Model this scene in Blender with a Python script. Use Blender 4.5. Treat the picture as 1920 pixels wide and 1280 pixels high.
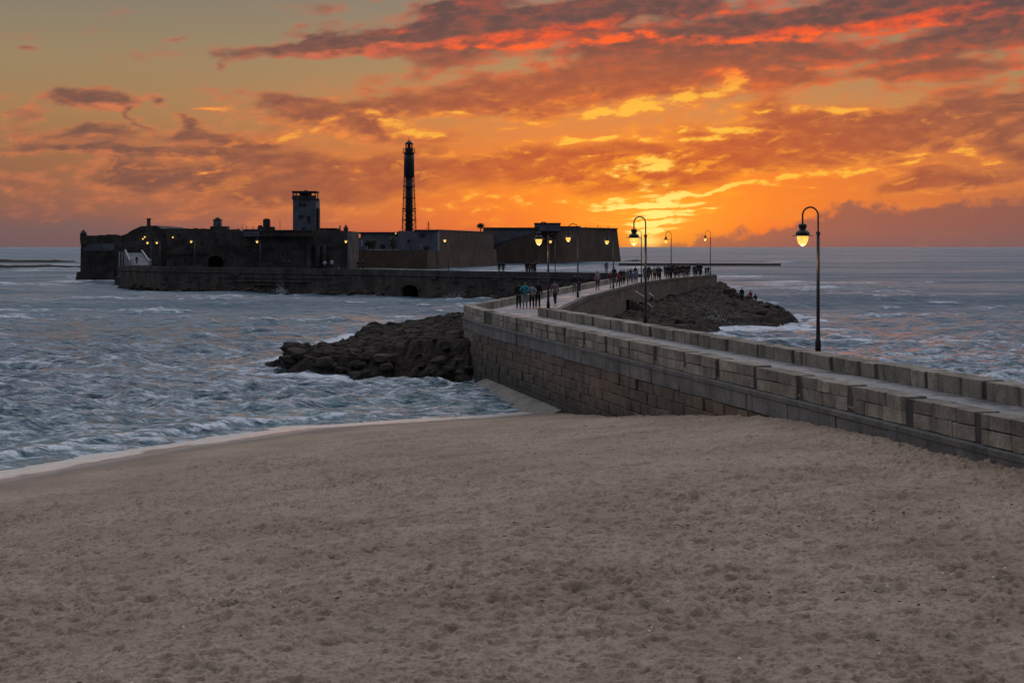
import bpy, bmesh, math, random
import numpy as np
from mathutils import Vector, Matrix, noise as mnoise

for o in list(bpy.data.objects):
    bpy.data.objects.remove(o, do_unlink=True)
scene = bpy.context.scene
COL = scene.collection
random.seed(7)
RNG = np.random.default_rng(11)
PI = math.pi
rad = math.radians

# ------------------------------------------------------------------ camera
CAMZ, F, HOR = 7.6, 3000.0, 463.0        # eye height, focal length in photo pixels, horizon row
cam_d = bpy.data.cameras.new('camera')
cam = bpy.data.objects.new('camera', cam_d)
COL.objects.link(cam)
cam.location = (0, 0, CAMZ)
cam.rotation_euler = (rad(90), 0, 0)
cam_d.sensor_width = 36.0
cam_d.lens = F / 1920.0 * 36.0
cam_d.shift_y = -(640.0 - HOR) / 1920.0
cam_d.clip_start = 0.3
cam_d.clip_end = 250000.0
scene.camera = cam
scene.view_settings.view_transform = 'Standard'
scene.view_settings.look = 'None'
scene.view_settings.gamma = 1.0
scene.view_settings.exposure = 0.0
scene.view_settings.use_curve_mapping = False
scene.render.engine = 'CYCLES'
scene.cycles.max_bounces = 5
scene.cycles.diffuse_bounces = 2
scene.cycles.glossy_bounces = 3
scene.cycles.transmission_bounces = 3
scene.cycles.caustics_reflective = False
scene.cycles.caustics_refractive = False


def lin(r, g, b, k=1.0):
    f = lambda c: (c / 12.92 if c <= 0.04045 else ((c + 0.055) / 1.055) ** 2.4)
    return (f(r / 255.0) * k, f(g / 255.0) * k, f(b / 255.0) * k)


def at(px, py, Y):
    return Vector(((px - 960.0) / F * Y, Y, CAMZ - (py - HOR) / F * Y))


def on(px, py, z=0.0):
    Y = (CAMZ - z) * F / (py - HOR)
    return Vector(((px - 960.0) / F * Y, Y, z))


# ------------------------------------------------------------------ node expression helper
class NG:
    def __init__(self, tree):
        self.t = tree

    def new(self, kind):
        return self.t.nodes.new(kind)

    def put(self, sock, v):
        if hasattr(v, 'is_output'):
            self.t.links.new(v, sock)
        elif isinstance(v, (tuple, list)):
            if len(sock.default_value) == 4 and len(v) == 3:
                v = (*v, 1.0)
            sock.default_value = v
        else:
            sock.default_value = v

    def m(self, op, a, b=None, c=None, clamp=False):
        n = self.new('ShaderNodeMath')
        n.operation = op
        n.use_clamp = clamp
        self.put(n.inputs[0], a)
        if b is not None:
            self.put(n.inputs[1], b)
        if c is not None:
            self.put(n.inputs[2], c)
        return n.outputs[0]

    def add(self, a, b): return self.m('ADD', a, b)
    def sub(self, a, b): return self.m('SUBTRACT', a, b)
    def mul(self, a, b): return self.m('MULTIPLY', a, b)
    def mad(self, a, b, c): return self.m('MULTIPLY_ADD', a, b, c)

    def vm(self, op, a, b=None, out=0):
        n = self.new('ShaderNodeVectorMath')
        n.operation = op
        self.put(n.inputs[0], a)
        if b is not None:
            self.put(n.inputs[1], b)
        return n.outputs[out]

    def comb(self, x, y, z=0.0):
        n = self.new('ShaderNodeCombineXYZ')
        self.put(n.inputs[0], x); self.put(n.inputs[1], y); self.put(n.inputs[2], z)
        return n.outputs[0]

    def sep(self, v):
        n = self.new('ShaderNodeSeparateXYZ')
        self.put(n.inputs[0], v)
        return n.outputs

    def noise(self, vec, scale=1.0, detail=4.0, rough=0.55, dist=0.0, lac=2.0, col=False):
        n = self.new('ShaderNodeTexNoise')
        self.put(n.inputs['Vector'], vec)
        n.inputs['Scale'].default_value = scale
        n.inputs['Detail'].default_value = detail
        n.inputs['Roughness'].default_value = rough
        n.inputs['Lacunarity'].default_value = lac
        n.inputs['Distortion'].default_value = dist
        return n.outputs['Color'] if col else n.outputs[0]

    def ss(self, v, lo, hi, a=0.0, b=1.0, smooth=True):
        n = self.new('ShaderNodeMapRange')
        n.interpolation_type = 'SMOOTHSTEP' if smooth else 'LINEAR'
        n.clamp = True if not smooth else n.clamp
        self.put(n.inputs[0], v)
        for i, q in enumerate((lo, hi, a, b)):
            self.put(n.inputs[1 + i], q)
        return n.outputs[0]

    def mix(self, f, a, b, blend='MIX'):
        n = self.new('ShaderNodeMix')
        n.data_type = 'RGBA'
        n.blend_type = blend
        n.clamp_factor = True
        self.put(n.inputs[0], f); self.put(n.inputs[6], a); self.put(n.inputs[7], b)
        return n.outputs[2]

    def ramp(self, f, stops, interp='LINEAR'):
        n = self.new('ShaderNodeValToRGB')
        r = n.color_ramp
        r.interpolation = interp
        while len(r.elements) < len(stops):
            r.elements.new(0.5)
        for e, (p, c) in zip(r.elements, sorted(stops, key=lambda q: q[0])):
            e.position = p
            e.color = (*c, 1.0)
        self.put(n.inputs[0], f)
        return n.outputs[0]

    def blob(self, vec1, px, py, a, b, ang):
        """exp(-r^2) of an ellipse in sky angles; vec1 = (azimuth, elevation, 1)"""
        du = px - 960.0
        cu, cv = F * math.atan(du / F), F * math.atan((HOR - py) / math.hypot(F, du))
        c, sn = math.cos(rad(ang)), math.sin(rad(ang))
        p = self.vm('DOT_PRODUCT', vec1, (c / a, sn / a, -(cu * c + cv * sn) / a), out=1)
        q = self.vm('DOT_PRODUCT', vec1, (-sn / b, c / b, -(-cu * sn + cv * c) / b), out=1)
        return self.m('POWER', 0.36788, self.mad(p, p, self.mul(q, q))), q

    def blobs(self, vec1, items, edge=None):
        """sum of ellipses; with edge also the sum's fall over `edge` units downwards"""
        acc = grad = None
        v = vec1
        for k, (px, py, a, b, ang, w) in enumerate(items):
            if k and k % 6 == 0:                       # chained so the shader stack stays small
                n = self.new('ShaderNodeVectorMath')
                n.operation = 'MULTIPLY_ADD'
                self.put(n.inputs[0], acc)
                n.inputs[1].default_value = (1e-12,) * 3
                self.put(n.inputs[2], vec1)
                v = n.outputs[0]
            e, q = self.blob(v, px, py, a, b, ang)
            acc = self.mul(e, w) if acc is None else self.mad(e, w, acc)
            if edge:
                d = self.mul(e, q)
                kk = -w * 2 * min(edge / b, 0.7)
                grad = self.mul(d, kk) if grad is None else self.mad(d, kk, grad)
        return (acc, grad) if edge else acc


# ------------------------------------------------------------------ sky
world = bpy.data.worlds.new('World')
scene.world = world
world.use_nodes = True
wt = world.node_tree
for n in list(wt.nodes):
    wt.nodes.remove(n)
g = NG(wt)
SUN_AZ, SUN_EL = math.atan(252 / F), rad(1.2)
tc = g.new('ShaderNodeTexCoord').outputs['Generated']
dirn = g.vm('NORMALIZE', tc)
sx, sy, sz = g.sep(dirn)
U = g.mul(g.m('ARCTAN2', sx, sy), F)
V = g.mul(g.m('ARCSINE', sz), F)
# noise domain: stretched horizontally, tilted a little, no seam behind the camera
zt = g.mad(sx, -0.07, sz)
nv = g.comb(g.mul(sx, F), g.mul(sy, F), g.mul(zt, F * 2.7))
wA = g.noise(nv, 1 / 300, 3, 0.55, col=True)
wAs = g.sep(wA)
wB = g.sep(g.noise(nv, 1 / 85, 4, 0.6, col=True))
Uw = g.add(g.mad(g.sub(wAs[0], 0.5), 260, U), g.mul(g.sub(wB[0], 0.5), 75))
Vw = g.add(g.mad(g.sub(wAs[1], 0.5), 55, V), g.mul(g.sub(wB[1], 0.5), 30))
uv = g.comb(Uw, Vw, 1.0)
uvr = g.comb(U, V, 1.0)
zt2 = g.mad(sx, -0.07, g.sub(sz, 11.0 / F))
nv2 = g.comb(g.mul(sx, F), g.mul(sy, F), g.mul(zt2, F * 2.7))
n1 = g.noise(nv, 1 / 130, 7, 0.54, 0.3)
n1b = g.noise(nv2, 1 / 130, 7, 0.54, 0.3)
n2 = g.noise(nv, 1 / 42, 5, 0.56)

# cloud masses: photo column, row, half width, half height, tilt, weight
MASS = [
    (640, 82, 210, 13, 4, 1.0), (860, 58, 260, 24, 5, 1.1), (1060, 28, 230, 30, 2, 1.25),
    (860, 6, 130, 10, 8, 0.7), (1350, 62, 300, 17, 5, 0.95), (1560, 30, 230, 24, 5, 0.9),
    (1800, 80, 190, 34, 6, 1.05), (1880, 4, 240, 26, 0, 1.2), (1500, 95, 170, 20, 0, 0.6), (1760, 132, 190, 14, 2, 0.75),
    (980, 178, 340, 34, 4, 1.15), (1150, 130, 200, 26, 6, 0.8), (1430, 140, 140, 22, -6, 0.75),
    (590, 207, 120, 19, -14, 1.0), (660, 238, 90, 16, -10, 0.6),
    (150, 181, 62, 17, 2, 1.15), (290, 185, 26, 12, 0, 0.65), (140, 245, 66, 15, 4, 0.9), (200, 212, 60, 7, -24, 0.5),
    (345, 222, 35, 9, -20, 0.6), (400, 255, 105, 18, -3, 1.0), (190, 274, 80, 7, -2, 0.9), (360, 281, 130, 8, -2, 1.0), (60, 278, 80, 14, 0, 0.55),
    (520, 302, 130, 22, 2, 0.75), (330, 330, 200, 20, 4, 0.4),
    (900, 318, 380, 45, 4, 0.72), (1130, 305, 120, 22, 0, 0.6), (640, 370, 160, 26, 2, 0.5),
    (1640, 245, 300, 36, 8, 1.1), (1560, 285, 220, 30, 6, 0.8), (1480, 225, 110, 28, 8, 0.6), (1860, 215, 150, 30, 8, 0.9),
    (1790, 345, 190, 16, 6, 0.7), (1920, 265, 60, 22, 0, 0.7), (1740, 325, 100, 12, 6, 0.4),
    (435, 118, 18, 10, 30, 0.4), (265, 64, 26, 5, 4, 0.34), (365, 68, 40, 6, 6, 0.34), (40, 104, 36, 4, 0, 0.34), (500, 60, 30, 6, 0, 0.3),
]
# sunlit gaps and rims
LIT = [
    (1210, 391, 150, 3.5, 2, -1.0), (1232, 414, 170, 4, 0, -1.1), (1190, 430, 140, 3, -2, -0.9), (1235, 374, 130, 4, 4, -0.8), (1215, 356, 110, 3, 3, -0.6), (1120, 404, 90, 3, 0, -0.6), (1310, 390, 90, 3, 6, -0.5),
    (1215, 438, 60, 14, 0, 0.7), (1265, 397, 70, 5, 2, 0.7), (1165, 393, 60, 5, 0, 0.6), (1300, 366, 100, 5, 8, 0.7), (1150, 415, 80, 5, 0, 0.5), (1380, 330, 70, 5, 10, 0.5),
    (1215, 405, 80, 30, 0, 0.8), (1195, 372, 110, 11, 6, 0.75), (1215, 345, 60, 18, 0, 0.6), (1185, 318, 120, 9, 4, 0.7), (1235, 297, 75, 14, 8, 0.85), (1310, 318, 60, 8, 6, 0.5),
    (1235, 188, 110, 15, 10, 0.95), (1180, 206, 110, 9, 4, 0.6), (1370, 152, 42, 20, -18, 0.75), (1340, 238, 90, 8, -4, 0.95), (1300, 258, 110, 8, 0, 0.7), (1150, 250, 130, 6, 2, 0.6),
    (1430, 343, 170, 7, 9, 0.85), (1240, 383, 130, 6, 2, 0.6), (1300, 412, 170, 6, 0, 0.6), (1210, 425, 90, 12, 0, 0.6), (1360, 198, 50, 9, 4, 0.5), (1500, 352, 40, 4, 0, 0.6),
    (1010, 222, 80, 9, 0, 0.6), (1080, 258, 140, 6, 2, 0.6), (730, 222, 80, 13, -14, 0.85), (800, 250, 80, 8, -4, 0.7), (520, 243, 70, 13, 12, 0.8), (430, 205, 70, 6, -2, 0.7), (560, 218, 60, 7, 10, 0.5), (840, 212, 50, 6, 0, 0.6),
    (960, 240, 70, 6, 2, 0.6), (1100, 287, 60, 4, 0, 0.7), (1590, 203, 110, 7, -2, 0.85), (1450, 209, 50, 6, 0, 0.7), (1700, 193, 110, 4, 3, 0.5), (1860, 287, 70, 10, -12, 0.75), (1620, 318, 190, 7, 10, 0.6), (1780, 310, 90, 5, 6, 0.5),
    (1150, 78, 260, 9, 2, 0.75), (930, 78, 160, 7, 3, 0.65), (1450, 74, 200, 8, 5, 0.7), (1640, 118, 210, 9, 3, 0.5), (1790, 38, 150, 6, 4, 0.5), (820, 12, 60, 8, 8, 0.45), (700, 62, 90, 6, 4, 0.35), (1330, 30, 120, 6, 8, 0.5),
    (980, 378, 160, 16, 4, 0.6), (900, 400, 120, 10, 0, 0.4), (260, 307, 40, 6, 0, 0.6), (1000, 422, 130, 14, 0, 0.5), (1700, 290, 60, 4, 4, 0.5), (370, 318, 60, 6, 4, 0.5), (310, 290, 120, 4, -2, 0.45), (640, 318, 40, 6, 4, 0.5), (1500, 375, 120, 6, 8, 0.45),
]


front = g.ss(sy, 0.2, 0.75)
band = g.mul(g.ss(V, 40, 120), g.ss(V, 900, 380))
gen = g.mul(g.mul(g.ss(wAs[2], 0.42, 0.66), g.mad(band, 0.36, 0.16)), g.mad(g.mul(g.ss(V, 200, 330), g.ss(U, -250, -550)), -0.9, 1.0))
S0, G0 = g.blobs(uv, MASS, edge=12.0)
D0 = g.add(S0, gen)
k1 = g.mad(g.sub(n1, 0.5), 1.5, g.mul(g.sub(n2, 0.5), 0.45))
k1b = g.mad(g.sub(n1b, 0.5), 1.5, g.mul(g.sub(n2, 0.5), 0.45))
x0 = g.add(k1, D0)
x1 = g.add(k1b, g.sub(D0, G0))
SL = g.blobs(uv, LIT)
Lb = g.mul(g.ss(g.mad(g.sub(n2, 0.52), 3.0, SL), 0.0, 1.05), g.ss(SL, 0.0, 0.55))

glow = g.blob(uvr, 1220, 370, 640, 290, 0)[0]           # wide warm glow round the sun
core = g.blob(uvr, 1220, 410, 170, 95, 0)[0]
vn = g.m('DIVIDE', V, 4712.0)                            # 0 horizon .. 1 zenith
s = lambda v: v / 4712.0
far = g.ramp(vn, [
    (0.0, lin(98, 82, 88)), (s(35), lin(112, 88, 88)), (s(90), lin(140, 96, 80)), (s(150), lin(146, 102, 76)), (s(240), lin(160, 122, 84)),
    (s(340), lin(152, 131, 98)), (s(463), lin(131, 123, 109)), (s(600), lin(160, 160, 166)), (s(900), lin(202, 210, 228)), (s(1500), lin(226, 233, 249)), (s(3000), lin(230, 233, 244)), (1.0, lin(222, 226, 242))])
near = g.ramp(vn, [
    (0.0, lin(200, 82, 48)), (s(25), lin(250, 112, 40)), (s(70), lin(253, 128, 40)), (s(160), lin(248, 128, 46)), (s(260), lin(224, 140, 76)),
    (s(380), lin(178, 140, 98)), (s(600), lin(168, 152, 142)), (s(900), lin(200, 190, 194)), (s(1500), lin(226, 220, 226)), (1.0, lin(222, 226, 242))])
base = g.mix(glow, far, near)
base = g.mix(g.mul(core, 0.6), base, lin(255, 178, 54))
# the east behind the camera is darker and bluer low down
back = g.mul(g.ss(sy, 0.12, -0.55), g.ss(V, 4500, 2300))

dark = g.mix(glow, lin(112, 82, 74), lin(194, 88, 50))
dark = g.mix(g.ss(V, 300, 430), dark, g.mix(glow, lin(92, 72, 74), lin(116, 68, 62)))
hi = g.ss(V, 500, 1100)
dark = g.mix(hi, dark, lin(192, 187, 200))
lit_lo = g.mix(glow, lin(214, 122, 82), lin(250, 146, 44))
lit_hi = g.mix(g.ss(U, -500, 100), lin(196, 108, 84), lin(246, 88, 46))
lit = g.mix(g.ss(V, 210, 370), lit_lo, lit_hi)
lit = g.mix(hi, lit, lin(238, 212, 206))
tex = g.ss(n2, 0.3, 0.72)
rim = g.mul(g.ss(g.sub(x0, x1), 0.12, 0.75), g.mul(g.ss(x0, 0.15, 0.5), g.mad(tex, 0.9, 0.15)))
col = g.mix(g.mul(g.ss(x0, 0.1, 0.5), g.mad(tex, 0.75, 0.1)), base, lit)
col = g.mix(g.mul(g.ss(x0, 0.2, 0.8), g.mad(tex, -0.3, 1.05)), col, dark)
col = g.mix(rim, col, lit)
lum = g.ss(Lb, 0.35, 1.0)
brt = g.mix(core, g.mix(lum, g.mix(glow, lin(226, 126, 70), lin(252, 142, 44)), g.mix(glow, lin(240, 150, 72), lin(255, 196, 62))), g.mix(lum, lin(255, 176, 52), lin(255, 236, 128)))
brt = g.mix(g.ss(V, 285, 350), brt, g.mix(lum, lin(226, 92, 60), lin(255, 98, 44)))
n3 = g.noise(nv, 1 / 64, 7, 0.6, 0.5)
fleck = g.mul(g.mul(g.ss(n3, 0.53, 0.70), g.ss(x0, 0.05, 0.4)), g.mul(g.mul(g.ss(V, 40, 90), g.ss(V, 330, 240)), g.mad(glow, 0.55, 0.28)))
col = g.mix(g.mul(fleck, front), col, g.mix(glow, lin(232, 132, 76), lin(255, 160, 44)))
col = g.mix(g.mul(Lb, g.mul(front, 0.95)), col, brt)
# dusk side of the sky, opposite the sun
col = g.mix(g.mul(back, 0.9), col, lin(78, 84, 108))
# low bank of distant cumulus on the horizon
nb = g.noise(g.comb(g.mul(sx, F), g.mul(sy, F), g.mul(sz, F * 1.3)), 1 / 46, 6, 0.58)
nb2 = g.noise(g.comb(g.mul(sx, F), g.mul(sy, F), g.mul(sz, F * 0.3)), 1 / 170, 2, 0.5)
bt = g.ramp(g.m('DIVIDE', g.add(U, 960), 1920), [
    (0.0, (0.5,) * 3), (0.12, (0.5,) * 3), (0.22, (0.42,) * 3), (0.36, (0.16,) * 3), (0.42, (0.12,) * 3), (0.45, (0.46,) * 3), (0.475, (0.40,) * 3), (0.5, (0.1,) * 3), (0.55, (0.05,) * 3), (0.565, (0.36,) * 3), (0.59, (0.05,) * 3), (0.62, (0.0,) * 3),
    (0.66, (0.04,) * 3), (0.70, (0.3,) * 3), (0.76, (0.42,) * 3), (0.83, (0.78,) * 3), (0.9, (0.9,) * 3), (1.0, (0.86,) * 3)])
bh = g.mad(g.sub(nb, 0.5), g.ss(U, -200, 450, 42.0, 100.0), g.mad(bt, 92, g.mul(g.sub(nb2, 0.5), 50)))
bank = g.ss(g.sub(V, bh), 9, -14)
bankc = g.mix(g.mul(glow, g.ss(U, 650, 250)), g.mix(g.ss(U, -200, 500), lin(108, 95, 95), lin(120, 84, 82)), lin(176, 92, 66))
bankc = g.mix(g.ss(V, 60, 0), bankc, g.mix(g.mul(glow, g.ss(U, 650, 250)), lin(112, 92, 94), lin(150, 92, 74)))
col = g.mix(g.mul(bank, g.ss(U, 0, 400, 0.62, 0.8)), col, bankc)
# sun edge low on the horizon
sun = g.blob(uvr, 1216, 452, 24, 10, 0)[0]
col = g.mix(g.mul(sun, 0.9), col, lin(255, 225, 120))
below = g.ss(V, 0, -60)
col = g.mix(below, col, lin(88, 84, 92))
# clear-air scattering of the low sun
nish = g.new('ShaderNodeTexSky')
nish.sky_type = 'NISHITA'
nish.sun_disc = False
nish.sun_elevation = SUN_EL
nish.sun_rotation = SUN_AZ
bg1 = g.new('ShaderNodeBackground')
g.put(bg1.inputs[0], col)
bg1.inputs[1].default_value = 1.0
bg2 = g.new('ShaderNodeBackground')
g.put(bg2.inputs[0], nish.outputs[0])
bg2.inputs[1].default_value = 0.003
ad = g.new('ShaderNodeAddShader')
wt.links.new(bg1.outputs[0], ad.inputs[0])
wt.links.new(bg2.outputs[0], ad.inputs[1])
wo = g.new('ShaderNodeOutputWorld')
wt.links.new(ad.outputs[0], wo.inputs[0])
world.cycles.sampling_method = 'MANUAL'
world.cycles.sample_map_resolution = 512

sun_d = bpy.data.lights.new('sun', 'SUN')
sun_d.energy = 0.05
sun_d.angle = rad(28)
sun_d.color = (1.0, 0.55, 0.25)
sun_o = bpy.data.objects.new('sun', sun_d)
COL.objects.link(sun_o)
dsun = Vector((math.sin(SUN_AZ) * math.cos(rad(3)), math.cos(SUN_AZ) * math.cos(rad(3)), math.sin(rad(3))))
sun_o.rotation_euler = dsun.to_track_quat('Z', 'Y').to_euler()

# ------------------------------------------------------------------ object helpers
def tag(o, label=None, cat=None, group=None, kind=None):
    if label: o['label'] = label
    if cat: o['category'] = cat
    if group: o['group'] = group
    if kind: o['kind'] = kind
    return o


def empty(name, loc=(0, 0, 0), rz=0.0, label=None, cat=None, group=None, kind=None):
    o = bpy.data.objects.new(name, None)
    o.empty_display_size = 0.3
    COL.objects.link(o)
    o.location = loc
    o.rotation_euler = (0, 0, rz)
    return tag(o, label, cat, group, kind)


def add_obj(name, mesh, parent=None, mat=None):
    o = bpy.data.objects.new(name, mesh)
    COL.objects.link(o)
    if mat is not None and len(mesh.materials) == 0:
        mesh.materials.append(mat)
    if parent is not None:
        o.parent = parent
    return o


def np_mesh(name, verts, quads, smooth=True):
    me = bpy.data.meshes.new(name)
    nv, nf = len(verts), len(quads)
    me.vertices.add(nv)
    me.vertices.foreach_set('co', np.ascontiguousarray(verts, dtype=np.float32).ravel())
    me.loops.add(nf * 4)
    me.loops.foreach_set('vertex_index', np.ascontiguousarray(quads, dtype=np.int32).ravel())
    me.polygons.add(nf)
    me.polygons.foreach_set('loop_start', np.arange(0, nf * 4, 4, dtype=np.int32))
    me.polygons.foreach_set('loop_total', np.full(nf, 4, dtype=np.int32))
    me.polygons.foreach_set('use_smooth', np.full(nf, smooth, dtype=bool))
    me.update(calc_edges=True)
    return me


def grid_quads(nr, nc):
    i = np.arange(nr * nc, dtype=np.int32).reshape(nr, nc)
    return np.stack([i[:-1, :-1], i[:-1, 1:], i[1:, 1:], i[1:, :-1]], -1).reshape(-1, 4)


def float_attr(me, name, arr):
    a = me.attributes.new(name, 'FLOAT', 'POINT')
    a.data.foreach_set('value', np.ascontiguousarray(arr, dtype=np.float32).ravel())


class MB:
    """collects boxes, prisms, tubes and turned shapes; build() links them as one mesh object"""
    def __init__(self):
        self.v, self.f = [], []

    def poly(self, pts, faces):
        k = len(self.v)
        self.v += [tuple(p) for p in pts]
        self.f += [tuple(k + i for i in f) for f in faces]
        return self

    def box(self, c, s, rz=0.0, top=1.0):
        ca, sa = math.cos(rz), math.sin(rz)
        pts = []
        for z, q in ((-.5, 1.0), (.5, top)):
            for x, y in ((-.5, -.5), (.5, -.5), (.5, .5), (-.5, .5)):
                X, Y = x * s[0] * q, y * s[1] * q
                pts.append((c[0] + X * ca - Y * sa, c[1] + X * sa + Y * ca, c[2] + z * s[2]))
        return self.poly(pts, [(3, 2, 1, 0), (4, 5, 6, 7), (0, 1, 5, 4), (1, 2, 6, 5), (2, 3, 7, 6), (3, 0, 4, 7)])

    def prism(self, outline, z0, z1, batter=0.0):
        n = len(outline)
        cx = sum(p[0] for p in outline) / n
        cy = sum(p[1] for p in outline) / n
        pts = []
        for x, y in outline:
            d = math.hypot(x - cx, y - cy) or 1
            pts.append((x + (x - cx) / d * batter, y + (y - cy) / d * batter, z0))
        pts += [(x, y, z1) for x, y in outline]
        fs = [tuple(range(n - 1, -1, -1)), tuple(range(n, 2 * n))]
        fs += [(i, (i + 1) % n, n + (i + 1) % n, n + i) for i in range(n)]
        return self.poly(pts, fs)

    def slab(self, P, Q, prof, depth):
        """polygon (s along P->Q, z) in a vertical plane, extruded backwards (to the left of P->Q)"""
        P, Q = Vector(P[:2]), Vector(Q[:2])
        d = (Q - P).normalized()
        b = Vector((-d.y, d.x)) * depth
        n = len(prof)
        fr = [(P.x + d.x * s_, P.y + d.y * s_, z) for s_, z in prof]
        bk = [(x + b.x, y + b.y, z) for x, y, z in fr]
        fs = [tuple(range(n)), tuple(range(2 * n - 1, n - 1, -1))]
        fs += [((i + 1) % n, i, n + i, n + (i + 1) % n) for i in range(n)]
        return self.poly(fr + bk, fs)

    def sweep(self, line, prof, caps=True):
        """closed profile (offset to the right of the line, z) along a plan polyline, mitred"""
        m = len(prof)
        pts = []
        L = [Vector(p[:2]) for p in line]
        for i, p in enumerate(L):
            ds = []
            if i > 0: ds.append((p - L[i - 1]).normalized())
            if i < len(L) - 1: ds.append((L[i + 1] - p).normalized())
            ns = [Vector((d.y, -d.x)) for d in ds]
            nn = sum(ns, Vector((0, 0))).normalized()
            nn /= max(0.4, nn.dot(ns[0]))
            for o, z in prof:
                pts.append((p.x + nn.x * o, p.y + nn.y * o, z))
        fs = []
        for i in range(len(L) - 1):
            for j in range(m):
                a, b = i * m + j, i * m + (j + 1) % m
                fs.append((a, b, b + m, a + m))
        if caps:
            fs.append(tuple(range(m - 1, -1, -1)))
            fs.append(tuple((len(L) - 1) * m + j for j in range(m)))
        return self.poly(pts, fs)

    def tube(self, pts, r, seg=8):
        P = [Vector(p) for p in pts]
        R = r if isinstance(r, (list, tuple)) else [r] * len(P)
        k = len(self.v)
        ref = None
        for i, p in enumerate(P):
            t = ((P[min(i + 1, len(P) - 1)] - P[max(i - 1, 0)])).normalized()
            if ref is None:
                ref = t.orthogonal().normalized()
            ref = (ref - t * ref.dot(t)).normalized()
            bb = t.cross(ref)
            for j in range(seg):
                a = 2 * PI * j / seg
                self.v.append(tuple(p + (ref * math.cos(a) + bb * math.sin(a)) * R[i]))
        for i in range(len(P) - 1):
            for j in range(seg):
                a, b = k + i * seg + j, k + i * seg + (j + 1) % seg
                self.f.append((a, b, b + seg, a + seg))
        self.f.append(tuple(k + j for j in range(seg - 1, -1, -1)))
        self.f.append(tuple(k + (len(P) - 1) * seg + j for j in range(seg)))
        return self

    def lathe(self, c, prof, seg=16):
        k = len(self.v)
        for r, z in prof:
            for j in range(seg):
                a = 2 * PI * j / seg
                self.v.append((c[0] + r * math.cos(a), c[1] + r * math.sin(a), c[2] + z))
        for i in range(len(prof) - 1):
            for j in range(seg):
                a, b = k + i * seg + j, k + i * seg + (j + 1) % seg
                self.f.append((a, b, b + seg, a + seg))
        self.f.append(tuple(k + j for j in range(seg - 1, -1, -1)))
        self.f.append(tuple(k + (len(prof) - 1) * seg + j for j in range(seg)))
        return self

    def mesh(self, name, mat, smooth=False, off=(0, 0, 0)):
        me = bpy.data.meshes.new(name)
        me.from_pydata([(x - off[0], y - off[1], z - off[2]) for x, y, z in self.v], [], self.f)
        if mat: me.materials.append(mat)
        me.update()
        bm = bmesh.new()
        bm.from_mesh(me)
        bmesh.ops.recalc_face_normals(bm, faces=bm.faces)
        bm.to_mesh(me)
        bm.free()
        if smooth:
            me.polygons.foreach_set('use_smooth', [True] * len(me.polygons))
        return me

    def build(self, name, mat, parent=None, smooth=False, local=False):
        """vertices are world coordinates unless local; static parents are never rotated"""
        off = (0, 0, 0)
        if parent is not None and not local:
            off = parent.location.copy()
            q = parent.parent
            while q is not None:
                off = off + q.location
                q = q.parent
        return add_obj(name, self.mesh(name, mat, smooth, off), parent)


# ------------------------------------------------------------------ numpy noise
def _perm(seed):
    return np.random.default_rng(seed).permutation(256).astype(np.int32)


def pn(x, y, seed=0):
    """2-D gradient noise, about -0.7..0.7"""
    p = _perm(seed)
    xi, yi = np.floor(x).astype(np.int64), np.floor(y).astype(np.int64)
    xf, yf = x - xi, y - yi
    u, v = xf * xf * xf * (xf * (xf * 6 - 15) + 10), yf * yf * yf * (yf * (yf * 6 - 15) + 10)

    def gr(ix, iy, dx, dy):
        h = p[(p[ix & 255] + iy) & 255]
        a = h * (2 * PI / 256.0)
        return np.cos(a) * dx + np.sin(a) * dy
    a = gr(xi, yi, xf, yf) * (1 - u) + gr(xi + 1, yi, xf - 1, yf) * u
    b = gr(xi, yi + 1, xf, yf - 1) * (1 - u) + gr(xi + 1, yi + 1, xf - 1, yf - 1) * u
    return a * (1 - v) + b * v


def fbm(x, y, seed, octv=4, rough=0.5):
    t, a, f = 0, 1.0, 1.0
    for k in range(octv):
        t = t + a * pn(x * f + 17.3 * k, y * f - 9.1 * k, seed + k)
        a *= rough
        f *= 2.03
    return t


def smooth(x, a, b):
    t = np.clip((x - a) / (b - a), 0, 1)
    return t * t * (3 - 2 * t)


def seg_dist(line, X, Y, closed=False):
    best = np.full(X.shape, 1e9)
    n = len(line)
    for i in range(n if closed else n - 1):
        (x0, y0), (x1, y1) = line[i], line[(i + 1) % n]
        dx, dy = x1 - x0, y1 - y0
        t = np.clip(((X - x0) * dx + (Y - y0) * dy) / (dx * dx + dy * dy), 0, 1)
        best = np.minimum(best, np.hypot(X - x0 - t * dx, Y - y0 - t * dy))
    return best


def inside(poly, X, Y):
    c = np.zeros(X.shape, bool)
    n = len(poly)
    for i in range(n):
        (x0, y0), (x1, y1) = poly[i], poly[(i + 1) % n]
        if y0 == y1:
            continue
        hit = ((y0 > Y) != (y1 > Y)) & (X < (x1 - x0) * (Y - y0) / (y1 - y0) + x0)
        c ^= hit
    return c


def sdist(poly, X, Y):
    d = seg_dist(poly, X, Y, True)
    return np.where(inside(poly, X, Y), d, -d)


# ------------------------------------------------------------------ materials
def newmat(name, fn):
    m = bpy.data.materials.new(name)
    m.use_nodes = True
    nt = m.node_tree
    fn(NG(nt), nt.nodes['Principled BSDF'], nt)
    return m


def pos(g_):
    return g_.new('ShaderNodeNewGeometry').outputs['Position']


def bump(g_, height, strength, dist, bsdf):
    n = g_.new('ShaderNodeBump')
    n.inputs['Strength'].default_value = strength
    n.inputs['Distance'].default_value = dist
    g_.put(n.inputs['Height'], height)
    g_.t.links.new(n.outputs[0], bsdf.inputs['Normal'])


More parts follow.
